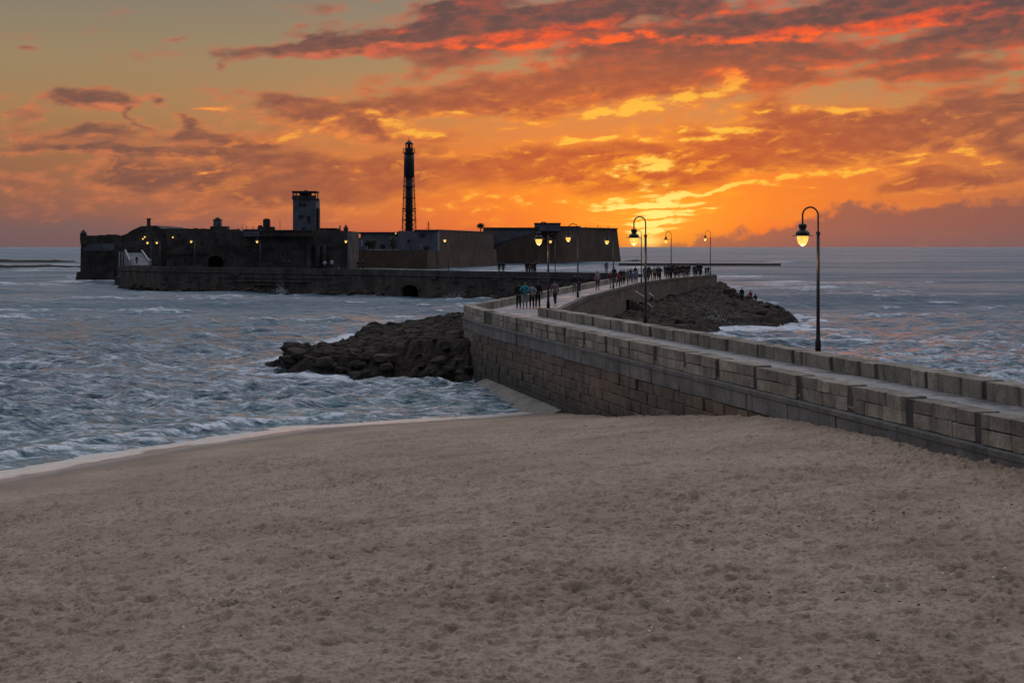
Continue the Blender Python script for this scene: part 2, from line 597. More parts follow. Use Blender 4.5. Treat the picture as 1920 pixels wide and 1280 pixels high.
def stone(name, c1, c2, scale=1.2, rough=0.85, bs=0.5, bd=0.03, vary=0.35, stain=0.4, spot=None, algae=False, spec=0.25):
    def fn(g_, b, nt):
        p = pos(g_)
        a = g_.noise(p, scale, 6, 0.6)
        f = g_.noise(p, scale * 9, 4, 0.65)
        c = g_.mix(g_.ss(a, 0.35, 0.66), (*c1, 1), (*c2, 1))
        c = g_.mix(g_.ss(f, 0.42, 0.75, 0, 0.55), c, (c1[0] * 0.5, c1[1] * 0.5, c1[2] * 0.5, 1))
        st = g_.noise(g_.vm('MULTIPLY', p, (2.3, 2.3, 0.28)), 1.0, 4, 0.6)
        c = g_.mix(g_.ss(st, 0.5, 0.72, 0, stain), c, (c1[0] * 0.42, c1[1] * 0.44, c1[2] * 0.46, 1))
        if spot:
            c = g_.mix(g_.ss(g_.noise(p, scale * 2.7, 5, 0.7), 0.6, 0.74, 0, 0.8), c, (*spot, 1))
        if algae:
            z = g_.sep(p)[2]
            low = g_.ss(g_.mad(g_.sub(a, 0.5), 1.6, z), 1.9, 0.5)
            c = g_.mix(g_.mul(low, 0.8), c, (.034, .033, .027, 1))
            c = g_.mix(g_.mul(g_.ss(z, 1.0, 2.4), g_.ss(g_.noise(p, 0.22, 3, 0.6), 0.48, 0.6, 0, .7)), c, (.17, .115, .085, 1))
        r = g_.new('ShaderNodeObjectInfo').outputs['Random']
        k = g_.mad(r, vary, 1 - vary / 2)
        c = g_.vm('SCALE', c)
        sc_ = c.node
        g_.put(sc_.inputs['Scale'], k)
        g_.put(b.inputs['Base Color'], c)
        b.inputs['Roughness'].default_value = rough
        b.inputs['Specular IOR Level'].default_value = spec
        bump(g_, g_.mad(f, 0.6, g_.noise(p, scale * 3, 5, 0.6)), bs, bd, b)
    return newmat(name, fn)


def plain(name, c, rough=0.6, metal=0.0, var=0.15, scale=6.0):
    def fn(g_, b, nt):
        n = g_.noise(pos(g_), scale, 4, 0.6)
        k = tuple(q * (1 - var) for q in c)
        g_.put(b.inputs['Base Color'], g_.mix(g_.ss(n, 0.3, 0.7), (*k, 1), (*c, 1)))
        b.inputs['Roughness'].default_value = rough
        b.inputs['Metallic'].default_value = metal
    return newmat(name, fn)


def glowmat(name, c, k):
    def fn(g_, b, nt):
        n = g_.noise(pos(g_), 9.0, 2, 0.5)
        g_.put(b.inputs['Base Color'], (0.6, 0.5, 0.3, 1))
        g_.put(b.inputs['Emission Color'], g_.mix(g_.ss(n, 0.35, 0.65), (*c, 1), (1.0, 0.66, 0.15, 1)))
        b.inputs['Emission Strength'].default_value = k
        b.inputs['Roughness'].default_value = 0.3
    return newmat(name, fn)


M = {}
M['panel'] = stone('parapet_stone', (.175, .152, .118), (.30, .268, .216), 1.1, 0.88, 0.9, 0.04, 0.5, 0.75, (.11, .10, .085))
M['old'] = stone('old_masonry', (.078, .062, .047), (.135, .108, .081), 1.6, 0.85, 0.8, 0.05, 0.4, 0.5, (.07, .062, .045), True)
M['concrete'] = stone('grey_concrete', (.11, .107, .10), (.18, .172, .16), 0.9, 0.85, 0.5, 0.03, 0.25, 0.7)
M['footing'] = stone('pale_footing', (.12, .108, .09), (.20, .18, .15), 0.9, 0.7, 0.3, 0.02, 0.1, 0.5)
M['joint'] = stone('joint_and_slot_shade', (.05, .045, .039), (.075, .067, .058), 1.4, 0.9, 0.5, 0.03, 0.2, 0.3)  # joint tone; in the shallow drain slots its dark colour stands for shade
M['quay'] = stone('dark_quay_stone', (.042, .038, .032), (.088, .08, .068), 0.5, 0.9, 0.9, 0.1, 0.3, 0.7)
M['mortar'] = stone('old_mortar', (.13, .115, .095), (.20, .18, .15), 1.4, 0.9, 0.5, 0.03, 0.2, 0.5)
M['wallbrown'] = stone('weathered_retaining_wall', (.085, .068, .055), (.15, .122, .10), 0.5, 0.9, 0.8, 0.08, 0.2, 0.6)
M['wallgrey'] = stone('weathered_sea_wall', (.065, .059, .05), (.12, .11, .096), 0.4, 0.9, 0.8, 0.08, 0.2, 0.6)
M['rock'] = stone('dark_wet_rock', (.040, .033, .027), (.082, .068, .056), 0.9, 0.9, 1.0, 0.12, 0.7, 0.3, (.075, .06, .048), spec=0.06)
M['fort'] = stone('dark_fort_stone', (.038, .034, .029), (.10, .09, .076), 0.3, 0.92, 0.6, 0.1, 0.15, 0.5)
M['fortwarm'] = stone('haze_warmed_fort_stone', (.07, .046, .034), (.105, .072, .053), 0.16, 0.92, 0.6, 0.1, 0.15, 0.5)  # reddened base colour carries the warm haze glow of the low sun
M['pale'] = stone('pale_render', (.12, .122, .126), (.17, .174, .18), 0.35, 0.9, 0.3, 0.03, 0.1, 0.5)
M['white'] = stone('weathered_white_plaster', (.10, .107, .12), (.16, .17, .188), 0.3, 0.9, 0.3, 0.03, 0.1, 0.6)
M['roof'] = plain('dark_roof', (.035, .033, .034), 0.8)
M['iron'] = plain('black_painted_iron', (.012, .012, .013), 0.45, 0.2)
M['towermetal'] = plain('dark_tower_metal', (.014, .014, .016), 0.55, 0.2, 0.2, 0.6)
M['hole'] = plain('dark_opening', (.012, .011, .011), 0.7)
M['rail'] = plain('galvanised_rail', (.30, .29, .28), 0.4, 0.6)
M['balus'] = plain('pale_balustrade', (.30, .30, .31), 0.8)
M['glow'] = glowmat('lamp_glow', (1.0, 0.43, 0.04), 1.2)
M['glowfar'] = glowmat('far_lamp_glow', (1.0, 0.45, 0.08), 1.25)
M['leaf'] = plain('dark_foliage', (.035, .04, .022), 0.7, 0, 0.5, 2.0)
M['trunk'] = plain('bark', (.05, .04, .03), 0.9)
M['foam'] = plain('sea_foam', (.78, .80, .84), 0.6, 0, 0.1)
M['wood'] = plain('wet_driftwood', (.03, .025, .022), 0.8, 0, 0.5)
M['weed'] = plain('dried_seaweed', (.075, .056, .042), .9, 0, .5)
M['shell'] = plain('bleached_shell', (.75, .73, .70), 0.5)

# ------------------------------------------------------------------ plan of the place (metres, camera at the origin looking along +Y)
d1 = Vector((-0.2086, 0.978))
n1v = Vector((0.978, 0.2086))
L0 = Vector((10.33, 32.3))
L0e = L0 - d1 * 34
L1 = Vector((-1.55, 88.0))
L2 = Vector((-2.94, 96.9))
R0 = L0 + n1v * 4.75
R0e = R0 - d1 * 34
R1 = R0 + d1 * 61.2
DECK, PAR = 3.6, 0.48
S2L = [L2, Vector((3.7, 136.0)), Vector((10.7, 177.5)), Vector((15.6, 211.0))]
S2R = [R1, Vector((3.9, 109.0)), Vector((5.96, 127.7)), Vector((8.57, 142.9)), Vector((14.1, 176.5)), Vector((19.7, 200.0)), Vector((29.0, 228.6))]
S3N = [Vector((15.6, 211.0)), Vector((12.6, 215.0)), Vector((-8.6, 234.7)), Vector((-21.8, 251.0)), Vector((-62.7, 285.0)), Vector((-74.0, 302.0))]
S3F = [Vector((29.0, 228.6)), Vector((22.0, 236.0)), Vector((14.0, 226.0)), Vector((-4.2, 239.6)), Vector((-17.2, 255.6)), Vector((-58.4, 290.0)), Vector((-69.0, 305.0))]
SHORE = [(-40, -10), (-33, 12), (-25, 32), (-16.4, 51), (-12.9, 58.5), (-7.9, 65.7), (-1.4, 69.4), (2.4, 72.3), (6, 75.5), (20, 84)]
ROCKL = [(-15.7, 98.3), (-13.6, 93.8), (-8.2, 90.8), (-3.2, 88.9), (-0.8, 87.6), (1.2, 86.5), (2.5, 97), (2, 110), (5, 126), (7, 147), (-4, 147.5), (-8, 144.5), (-11, 136), (-13.4, 128), (-12.8, 112)]
ROCKR = [(2.6, 97), (5, 128), (12, 176), (18, 203), (27, 229), (33, 224), (30, 196), (28.6, 174), (29.8, 162), (26.5, 152), (19, 143.5), (14.5, 128), (9.5, 112), (6.5, 98)]


def wall_left_of(X, Y):
    """signed metres to the right of the near wall's outer face"""
    return (X - L0.x) * n1v.x + (Y - L0.y) * n1v.y


def shore_d(X, Y):
    ys = np.interp(X, [p[0] for p in SHORE], [p[1] for p in SHORE])
    return np.where(Y < ys, 1.0, -1.0) * seg_dist(SHORE, X, Y)


def sand_h(X, Y):
    d = shore_d(X, Y)
    return np.interp(d, [-40, -8, -3.0, 0, 1.8, 5.5, 12.3, 17.9, 22.3, 24.9, 28, 32, 60, 120], [-3.0, -0.62, 0.0, 0.19, 0.38, 0.68, 1.38, 2.0, 2.5, 2.78, 2.93, 3.07, 3.2, 3.3])


def rock_h(X, Y):
    out = np.full(X.shape, -4.0)
    for poly, kind in ((ROCKL, 0), (ROCKR, 1)):
        sd = sdist(poly, X, Y)
        wob = fbm(X / 2.6, Y / 2.6, 41 + kind, 4) * 1.3
        if kind == 0:
            top = 1.15 + 0.95 * smooth(X, -12, -2) + 0.2 * smooth(Y, 125, 100) - 0.25 * smooth(Y, 128, 145)
            stp = 0.8
        else:
            top = 0.85 + 0.55 * smooth(Y, 118, 165) + 1.5 * np.exp(-(((X - 28) / 4.5) ** 2 + ((Y - 208) / 16) ** 2)) + 0.5 * np.exp(-(((X - 26.5) / 3.5) ** 2 + ((Y - 172) / 7) ** 2)) - 0.8 * smooth(X, 26.5, 29.6) * smooth(Y, 172, 158)
            stp = 0.75
        e = (sd + wob)
        h = np.minimum(top, e * stp - 0.25)
        h = h + (0.24 + .16 * kind) * fbm(X / 1.9, Y / 2.2, 51 + kind, 5, 0.58) - 0.42 * smooth(np.abs(pn(X / 1.5 + .3 * pn(X, Y, 9), Y / 1.1, 58)), 0.1, 0.0) - 0.3 * smooth(np.abs(pn(X / 3.1, Y / 3.6, 59)), 0.07, 0.0)
        q = 0.36
        fl = np.floor(h / q)
        fr = h / q - fl
        h = (fl + smooth(fr, 0.35, 0.75)) * q * 0.9 + h * 0.1        # bedded ledges
        h = h + 0.13 * fbm(X / 0.8, Y / 0.6, 61 + kind, 4, 0.6)
        out = np.maximum(out, np.where(sd > -2.5, h, -4.0))
    return out


# ------------------------------------------------------------------ sand
def lod_axis():
    a = np.concatenate([np.linspace(-1.05, -0.36, 60), np.linspace(-0.355, 0.355, 820), np.linspace(0.36, 1.05, 60)])
    return a


def worley_dents(X, Y, cell, seed, dens, rmin, rmax):
    """foot-sized hollows with raised lips"""
    out = np.zeros(X.shape)
    ci, cj = np.floor(X / cell).astype(np.int64), np.floor(Y / cell).astype(np.int64)
    for a in (-1, 0, 1):
        for b in (-1, 0, 1):
            i, j = ci + a, cj + b
            h = (i * 73856093) ^ (j * 19349663) ^ (seed * 83492791)

            def rnd(k):
                v = (h + k * 2654435761) & 0xffffffff
                v = ((v ^ (v >> 16)) * 0x45d9f3b) & 0xffffffff
                v = ((v ^ (v >> 16)) * 0x45d9f3b) & 0xffffffff
                return ((v ^ (v >> 16)) & 0xffff) / 65535.0
            px, py = (i + rnd(1)) * cell, (j + rnd(2)) * cell
            th, r = rnd(3) * PI, rmin + (rmax - rmin) * rnd(4)
            on_ = rnd(5) < dens
            dx, dy = X - px, Y - py
            u = (dx * np.cos(th) + dy * np.sin(th)) / (r * 1.5)
            v = (-dx * np.sin(th) + dy * np.cos(th)) / r
            q = np.sqrt(u * u + v * v)
            dep = 0.3 + 0.7 * rnd(6)
            w = -np.exp(-(q / 0.75) ** 4) * 1.0 + 0.45 * np.exp(-((q - 1.25) / 0.3) ** 2)
            out += np.where(on_, w * dep * r, 0)
    return out


tt = lod_axis()
pxr = np.concatenate([np.linspace(1500, 520, 70, endpoint=False), np.linspace(520, 112, 960)])     # rows below the horizon (1024-px image)
Yr = (CAMZ - 2.7) * 1600.0 / pxr
Yr = Yr + np.linspace(0, 1, len(Yr)) ** 3 * 22
Yg, Tg = np.meshgrid(Yr, tt, indexing='ij')
Xg = Tg * Yg
Z = sand_h(Xg, Yg)
ds = shore_d(Xg, Yg)
dry = smooth(ds, 2.2, 9.0)
wl = wall_left_of(Xg, Yg)
pile = 0.05 * np.exp(-(wl / 1.2) ** 2) * smooth(Yg, 60, 45)
rough_big = 0.09 * fbm(Xg / 5.5, Yg / 4.0, 3, 3) + 0.075 * fbm(Xg / 1.5, Yg / 0.9, 5, 3)
patch = (1 - 0.5 * smooth(Yg, 30, 44) * smooth(wl, -14, -3)) * (0.75 + 0.45 * smooth(fbm(Xg / 6.5, Yg / 5.0, 9, 3), -0.25, 0.45))
jx_ = 0.05 * pn(Xg / .17, Yg / .17, 8)
jy_ = 0.05 * pn(Xg / .17, Yg / .17, 12)
dents = worley_dents(Xg + jx_, Yg + jy_, 0.25, 4, 0.9, 0.05, 0.085) * 0.75
dents += worley_dents(Xg + jx_, Yg + jy_, 0.36, 1, 0.85, 0.075, 0.13) * 0.7
dents += worley_dents(Xg + jx_, Yg + jy_, 0.62, 2, 0.7, 0.12, 0.19) * 0.42
fine = 0.035 * np.abs(fbm(Xg / 0.30, Yg / 0.20, 21, 4, 0.6)) - 0.02
Z = Z + pile + rough_big * (0.25 + 0.75 * dry) * smooth(ds, -3, 3) + (dents * patch + fine) * (0.04 + 0.96 * dry)
# a pushed-up tide line of grit
Z += 0.03 * np.exp(-((ds - 5.5 - 1.2 * pn(Xg / 4, Yg / 4, 33)) / 0.5) ** 2)
Z = np.where(wl > 0.35, np.minimum(Z, 0) - 1.5, Z)
me = np_mesh('beach_sand', np.stack([Xg, Yg, Z], -1).reshape(-1, 3), grid_quads(*Xg.shape))
float_attr(me, 'wet', (1 - smooth(ds + 0.9 * fbm(Xg / 3.0, Yg / 3.0, 35, 3), 0.2, 4.6)))
float_attr(me, 'film', smooth(ds + 0.9 * fbm(Xg / 2.6, Yg / 2.6, 36, 4, .6), 0.3, -0.35) * smooth(ds, -6, -2.5))


def sand_fn(g_, b, nt):
    p = pos(g_)
    wet = g_.new('ShaderNodeAttribute'); wet.attribute_name = 'wet'
    film = g_.new('ShaderNodeAttribute'); film.attribute_name = 'film'
    a = g_.noise(p, 0.35, 5, 0.6)
    f = g_.noise(p, 14.0, 5, 0.7)
    c = g_.mix(g_.ss(a, 0.34, 0.66), (.305, .225, .160, 1), (.39, .298, .222, 1))
    c = g_.mix(g_.ss(f, 0.47, 0.63, 0, 0.62), c, (.165, .115, .078, 1))
    mo = g_.noise(g_.vm('MULTIPLY', p, (1.0, 1.3, 1)), 3.6, 6, 0.68)
    c = g_.mix(g_.ss(mo, 0.46, 0.7, 0, 0.4), c, (.21, .155, .115, 1))
    gr = g_.noise(p, 55.0, 2, 0.5)
    c = g_.mix(g_.ss(gr, 0.64, 0.74, 0, 0.55), c, (.085, .06, .05, 1))
    c = g_.mix(g_.ss(g_.noise(p, 40.0, 2, 0.5), 0.70, 0.76, 0, 0.6), c, (.5, .46, .40, 1))
    tide = g_.noise(g_.vm('MULTIPLY', p, (0.25, 0.8, 1)), 1.0, 5, 0.65)
    c = g_.mix(g_.ss(tide, 0.56, 0.7, 0, 0.45), c, (.15, .12, .10, 1))
    c = g_.mix(g_.mul(wet.outputs['Fac'], 0.85), c, (.085, .069, .055, 1))
    fn_ = g_.noise(p, 2.2, 5, 0.65)
    fl = g_.mul(film.outputs['Fac'], g_.ss(fn_, 0.3, 0.55, 0.65, 1.0))
    c = g_.mix(g_.mul(fl, 0.72), c, (.80, .73, .66, 1))
    g_.put(b.inputs['Base Color'], c)
    w2 = g_.m('MAXIMUM', g_.m('POWER', wet.outputs['Fac'], 4.0), fl)
    g_.put(b.inputs['Roughness'], g_.mad(w2, -0.68, 0.9))
    g_.put(b.inputs['Specular IOR Level'], g_.mad(w2, 0.3, 0.2))
    h = g_.mad(f, 0.5, g_.noise(p, 5.0, 5, 0.65))
    n = g_.new('ShaderNodeBump')
    n.inputs['Distance'].default_value = 0.07
    g_.put(n.inputs['Strength'], g_.mad(wet.outputs['Fac'], -0.8, 0.95))
    g_.put(n.inputs['Height'], h)
    nt.links.new(n.outputs[0], b.inputs['Normal'])


M['sand'] = newmat('trodden_sand', sand_fn)
tag(add_obj('beach_sand', me, None, M['sand']), 'trodden brown sand beach in the foreground', kind='structure')
del Xg, Yg, Tg, Z, ds, dry, dents, fine, patch, rough_big

# ------------------------------------------------------------------ sea
tt = np.concatenate([np.linspace(-1.4, -0.36, 50), np.linspace(-0.355, 0.355, 720), np.linspace(0.36, 1.4, 50)])
pxr = np.concatenate([np.linspace(420, 270, 40, endpoint=False), np.linspace(270, 4, 520, endpoint=False), np.geomspace(4, 0.12, 40)])
Yr = CAMZ * 1600.0 / pxr
dY = np.gradient(Yr)
Yg, Tg = np.meshgrid(Yr, tt, indexing='ij')
dYg = np.repeat(dY[:, None], len(tt), 1)
Xg = Tg * Yg
dsea = -shore_d(Xg, Yg)                                       # metres offshore


def keep(lam):
    return np.clip(lam / (2.2 * dYg) - 0.6, 0, 1)


h = np.zeros(Xg.shape)
crest = np.zeros(Xg.shape)
lull = smooth(dsea, 0.5, 14)
for lam, amp, ang, seed in ((95, .55, 12, 68), (48, .38, 8, 69), (26, .22, 14, 70), (13, .34, 24, 71), (8.2, .25, 10, 72), (5.1, .18, 36, 73)):
    a = rad(ang)
    px_, py_ = math.sin(a), -math.cos(a)
    wp = fbm(Xg / (lam * 2.2), Yg / (lam * 1.6), seed, 3) * lam * 1.5
    ph = (Xg * px_ + Yg * py_ + wp) / lam * 2 * PI
    env = smooth(fbm(Xg / (lam * 2.6), Yg / (lam * 1.8), seed + 20, 2), -0.35, 0.4)
    s_ = (0.5 + 0.5 * np.sin(ph)) ** 1.9
    k = keep(lam)
    if lam > 40: k = k * smooth(dsea, 40, 130)
    h += amp * (s_ - 0.3) * (0.25 + 0.95 * env) * k
    crest += (s_ ** 3) * env * k * amp
ca, sa = math.cos(rad(20)), math.sin(rad(20))
Xr, Yr2 = Xg * ca + Yg * sa, -Xg * sa + Yg * ca
for lam, amp, seed in ((3.4, .30, 81), (1.9, .23, 82), (1.0, .15, 83), (0.55, .08, 84)):
    r_ = 1 - np.abs(pn(Xr / (lam * 1.7) + 0.4 * pn(Xr / lam, Yr2 / lam, seed + 5), Yr2 / lam, seed)) * 2.2
    k = keep(lam)
    h += amp * (r_ - 0.4) * k
    crest += 0.35 * amp * np.clip(r_, 0, 1) ** 3 * k
h *= (0.28 + 0.72 * lull)
# the little breaker running along the beach
brk_on = smooth(Xg, 1.0, -9.0)
bl = 4.0 + 0.8 * pn(Xg / 5, Yg / 5, 91) + 0.4 * pn(Xg / 1.3, Yg / 1.3, 92)
front_ = smooth(dsea, bl - 0.75, bl - 0.1) * smooth(dsea, bl + 2.4, bl + 0.1)
h += 0.22 * front_ * (0.25 + 0.75 * brk_on) * (0.8 + 0.4 * fbm(Xg / 6, Yg / 6, 94, 3))
bl2 = 9.5 + 1.6 * pn(Xg / 7, Yg / 7, 95)
h += 0.20 * smooth(dsea, bl2 - 1.2, bl2) * smooth(dsea, bl2 + 3.0, bl2) * smooth(pn(Xg / 9, Yg / 9, 96), -0.3, 0.3)
h = np.where(dsea < 2.3, h * smooth(dsea, 0.8, 2.3) - 0.02, h)
# foam
fo = smooth(crest, 0.26, 0.5) * 0.62
fo = np.maximum(fo, 0.22 * smooth(dsea, 90, 15) + 0.27)
fo = np.maximum(fo, brk_on * 0.85 * smooth(dsea, bl - 0.9 - .5 * pn(Xg / .5, Yg / .4, 104), bl - 0.2) * smooth(dsea, bl + 0.25, bl - 0.1) * (0.85 + 0.9 * fbm(Xg / 0.8, Yg / 0.5, 93, 4, .65)))
fo = np.maximum(fo, 0.75 * smooth(dsea, 0.2, 0.6) * smooth(dsea, 2.6, 1.0))
fo = np.maximum(fo, 0.50 * smooth(dsea, 15, 3) * smooth(fbm(Xg / 4, Yg / 3, 97, 3), -0.35, 0.4))
rk = rock_h(Xg, Yg)
near_rock = np.minimum(np.abs(sdist(ROCKL, Xg, Yg)), np.abs(sdist(ROCKR, Xg, Yg)))
fo = np.maximum(fo, 0.85 * smooth(near_rock, 4.5, 0.8) * smooth(fbm(Xg / 3, Yg / 2, 98, 3), -0.5, 0.3) * (Yg < 240))
surge = np.hypot((Xg - 22) / 9, (Yg - 146) / 9)
fo = np.maximum(fo, 0.9 * smooth(surge, 1.4, 0.5))
s3d = seg_dist([tuple(p) for p in S3N], Xg, Yg)
fo = np.maximum(fo, 0.65 * smooth(s3d, 5, 0.5) * smooth(fbm(Xg / 5, Yg / 4, 99, 3), -0.1, 0.4))
fo = np.maximum(fo, 0.32 * smooth(s3d, 60, 10) * smooth(fbm(Xg / 7, Yg / 9, 100, 3), -0.3, 0.5))
bay = smooth(Yg, 240, 300) * smooth(Yg, 760, 640) * smooth(Xg, -95, -40) * smooth(Xg, 85, 60) * (s3d > 6)
fo = np.maximum(fo, bay * (0.42 + 0.45 * fbm(Xg / 14, Yg / 30, 101, 3)))
me = np_mesh('sea_water', np.stack([Xg, Yg, h], -1).reshape(-1, 3), grid_quads(*Xg.shape))
float_attr(me, 'foam', fo)
float_attr(me, 'shallow', smooth(dsea, 24, 2) * (0.55 + 0.6 * fbm(Xg / 6, Yg / 5, 103, 3)))
float_attr(me, 'fine_chop', 1 - keep(2.4))


def sea_fn(g_, b, nt):
    p = pos(g_)
    at_ = g_.new('ShaderNodeAttribute'); at_.attribute_name = 'foam'
    rip = g_.noise(g_.vm('MULTIPLY', p, (1.0, 1.6, 1)), 1.9, 5, 0.62, 0.4)
    rip2 = g_.noise(g_.vm('MULTIPLY', p, (1.0, 1.5, 1)), 0.33, 4, 0.6, 0.3)
    lace = g_.noise(g_.vm('MULTIPLY', p, (0.8, 1.5, 1)), 1.1, 7, 0.7, 0.8)
    fm = g_.ss(g_.add(at_.outputs['Fac'], g_.mul(g_.sub(lace, 0.5), 1.7)), 0.40, 0.82)
    deep = g_.mix(g_.ss(rip2, 0.35, 0.65), (.016, .058, .098, 1), (.03, .09, .135, 1))
    sh = g_.new('ShaderNodeAttribute'); sh.attribute_name = 'shallow'
    deep = g_.mix(g_.mul(sh.outputs['Fac'], 0.8), deep, (.055, .175, .185, 1))
    g_.put(b.inputs['Base Color'], g_.mix(g_.mul(fm, 0.9), deep, (.74, .79, .86, 1)))
    ch = g_.new('ShaderNodeAttribute'); ch.attribute_name = 'fine_chop'
    slick = g_.noise(g_.vm('MULTIPLY', p, (0.006, 0.035, 0)), 1.0, 5, 0.65, 0.5)
    g_.put(b.inputs['Roughness'], g_.m('MAXIMUM', g_.mad(ch.outputs['Fac'], g_.ss(slick, 0.36, 0.64, 0.14, 0.42), 0.14), g_.mul(fm, 0.6)))
    b.inputs['IOR'].default_value = 1.34
    g_.put(b.inputs['Specular IOR Level'], g_.mad(ch.outputs['Fac'], -0.15, 0.8))
    rip3 = g_.noise(g_.vm('MULTIPLY', p, (1.0, 1.3, 1)), 0.09, 3, 0.55, 0.3)
    hh = g_.add(g_.add(g_.mul(rip, 0.42), g_.mul(rip2, 2.0)), g_.mul(rip3, 2.6))
    bump(g_, hh, 1.0, 1.0, b)


M['sea'] = newmat('grey_blue_sea', sea_fn)
tag(add_obj('sea_water', me, None, M['sea']), 'choppy grey blue sea reaching the horizon', kind='structure')
del Xg, Yg, Tg, h, fo, crest, rk, near_rock, dsea, Xr, Yr2

# ------------------------------------------------------------------ rocks
def rock_shelf(name, poly, step, label):
    xs = [p[0] for p in poly]; ys = [p[1] for p in poly]
    x = np.arange(min(xs) - 3, max(xs) + 3, step)
    y = np.arange(min(ys) - 3, max(ys) + 3, step)
    Y, X = np.meshgrid(y, x, indexing='ij')
    Zr = rock_h(X, Y)
    jx = X + 0.25 * step * pn(X * 1.7, Y * 1.7, 5)
    v = np.stack([jx, Y, np.maximum(Zr, -1.2)], -1).reshape(-1, 3)
    q = grid_quads(*X.shape)
    zq = v[q][:, :, 2].max(1)
    me = np_mesh(name, v, q[zq > -1.15], smooth=False)
    o = add_obj(name, me, None, M['rock'])
    return tag(o, label, kind='structure')


def boulder_meshes(n):
    out = []
    for k in range(n):
        bm = bmesh.new()
        bmesh.ops.create_icosphere(bm, subdivisions=2, radius=1.0)
        for v in bm.verts:
            c = v.co.copy()
            f = 1 + 0.30 * mnoise.noise(c * 1.1 + Vector((k * 9.1, 0, 0))) + 0.16 * mnoise.noise(c * 2.6 + Vector((0, k * 5.3, 0)))
            c = c * f
            for ax in range(3):                             # broken flat faces
                c[ax] = max(-0.72, min(0.72, c[ax]))
            v.co = c
        me = bpy.data.meshes.new('boulder')
        bm.to_mesh(me)
        bm.free()
        me.materials.append(M['rock'])
        out.append(me)
    return out


BM = boulder_meshes(7)
shelfL = rock_shelf('rock_shelf', ROCKL, 0.2, 'dark boulder shelf left of the walkway bend')
shelfR = rock_shelf('rock_outcrop', ROCKR, 0.32, 'dark rock outcrop right of the far walkway')


def strew(shelf, poly, n, smin, smax, cond, seed):
    r = np.random.default_rng(seed)
    xs = [p[0] for p in poly]; ys = [p[1] for p in poly]
    k = 0
    while k < n:
        x, y = r.uniform(min(xs) - 1, max(xs) + 1), r.uniform(min(ys) - 1.5, max(ys))
        sd = float(sdist(poly, np.array([x]), np.array([y]))[0])
        if not cond(x, y, sd):
            continue
        s_ = smin + (smax - smin) * r.random() ** 2
        z = float(rock_h(np.array([x]), np.array([y]))[0])
        o = add_obj('boulder', BM[int(r.integers(len(BM)))], shelf)
        o.location = (x, y, max(z, -0.35) + s_ * 0.18)
        o.rotation_euler = (r.uniform(-.4, .4), r.uniform(-.4, .4), r.uniform(0, 6.28))
        o.scale = (s_ * r.uniform(.85, 1.4), s_ * r.uniform(.8, 1.2), s_ * r.uniform(.35, .7))
        k += 1


strew(shelfL, ROCKL, 120, 0.2, 0.72, lambda x, y, sd: -0.7 < sd < 2.4 and y < 99 and x < -0.6, 1)
strew(shelfL, ROCKL, 60, 0.25, 0.7, lambda x, y, sd: -0.6 < sd < 2.2 and y >= 97 and x < -6, 2)
strew(shelfL, ROCKL, 14, 0.15, 0.35, lambda x, y, sd: sd > 2 and y < 120 and x < -3, 3)
strew(shelfR, ROCKR, 60, 0.25, 0.8, lambda x, y, sd: -0.7 < sd < 4 and x > 14 and y < 200, 4)


def reef(name, pts, w, hgt, label, flat=False):
    """low uneven line of rock awash"""
    mb = []
    P = [Vector((p[0], p[1])) for p in pts]
    dd = (P[-1] - P[0]).normalized()
    nn = Vector((-dd.y, dd.x))
    L = (P[-1] - P[0]).length
    ns, nw = int(L / 2.5), 7
    s_, t_ = np.meshgrid(np.linspace(0, L, ns), np.linspace(-1, 1, nw), indexing='ij')
    prof = np.sqrt(np.clip(1 - t_ ** 2, 0, 1))
    zz = hgt * prof * (0.75 + 0.6 * fbm(s_ / 14, t_ * 1.3, 7, 4)) * np.minimum(1, np.minimum(s_, L - s_) / 6 + 0.15) - 0.3
    if flat:
        zz = hgt * np.clip(prof * 1.6, 0, 1) * (0.93 + 0.12 * fbm(s_ / 9, t_, 7, 3)) - 0.2
    else:
        zz = zz - 0.8 * smooth(fbm(s_ / 11, t_ * .3, 17, 3), 0.05, 0.4)
    X = P[0].x + dd.x * s_ + nn.x * t_ * w
    Y = P[0].y + dd.y * s_ + nn.y * t_ * w
    me = np_mesh(name, np.stack([X, Y, zz], -1).reshape(-1, 3), grid_quads(ns, nw), smooth=False)
    return tag(add_obj(name, me, None, M['rock']), label, kind='structure')


reef('reef', [(-330, 830), (-218, 790)], 14, 1.7, 'thin dark reef on the left horizon')
reef('reef', [(-196, 600), (-146, 560)], 12, 1.6, 'dark reef beside the left bastion')
reef('reef', [(44, 655), (107.3, 640)], 3, 1.25, 'long flat reef on the right of the crowd', True)
reef('reef', [(57, 838), (71, 848)], 5, 1.2, 'low rocks at the foot of the right bastion')

# broken stone along the foot of the far sea wall
rub = tag(add_obj('rubble_shore', rock_shelf('rubble', [(-75, 298), (-76, 303), (-60, 300), (-60, 296)], 0.8, 'x').data, None), 'dark broken stone at the waterline of the far sea wall', kind='structure')
bpy.data.objects.remove(bpy.data.objects['rubble'], do_unlink=True)
r_ = np.random.default_rng(8)
for i in range(1, len(S3N) - 1):
    A_, B_ = S3N[i], S3N[i + 1]
    dd_ = (B_ - A_).normalized()
    nn_ = Vector((-dd_.y, dd_.x))
    for _ in range(int((B_ - A_).length * 0.75)):
        p_ = A_ + dd_ * r_.uniform(0, (B_ - A_).length) + nn_ * r_.uniform(0.1, 1.5)
        if abs(p_.x + 16) < 2.6: continue
        o = add_obj('boulder', BM[int(r_.integers(len(BM)))], rub)
        s_ = r_.uniform(.3, 1.0)
        o.location = (p_.x, p_.y, r_.uniform(-.2, .35))
        o.rotation_euler = (r_.uniform(-.4, .4), r_.uniform(-.4, .4), r_.uniform(0, 6.28))
        o.scale = (s_ * 1.4, s_, s_ * .7)

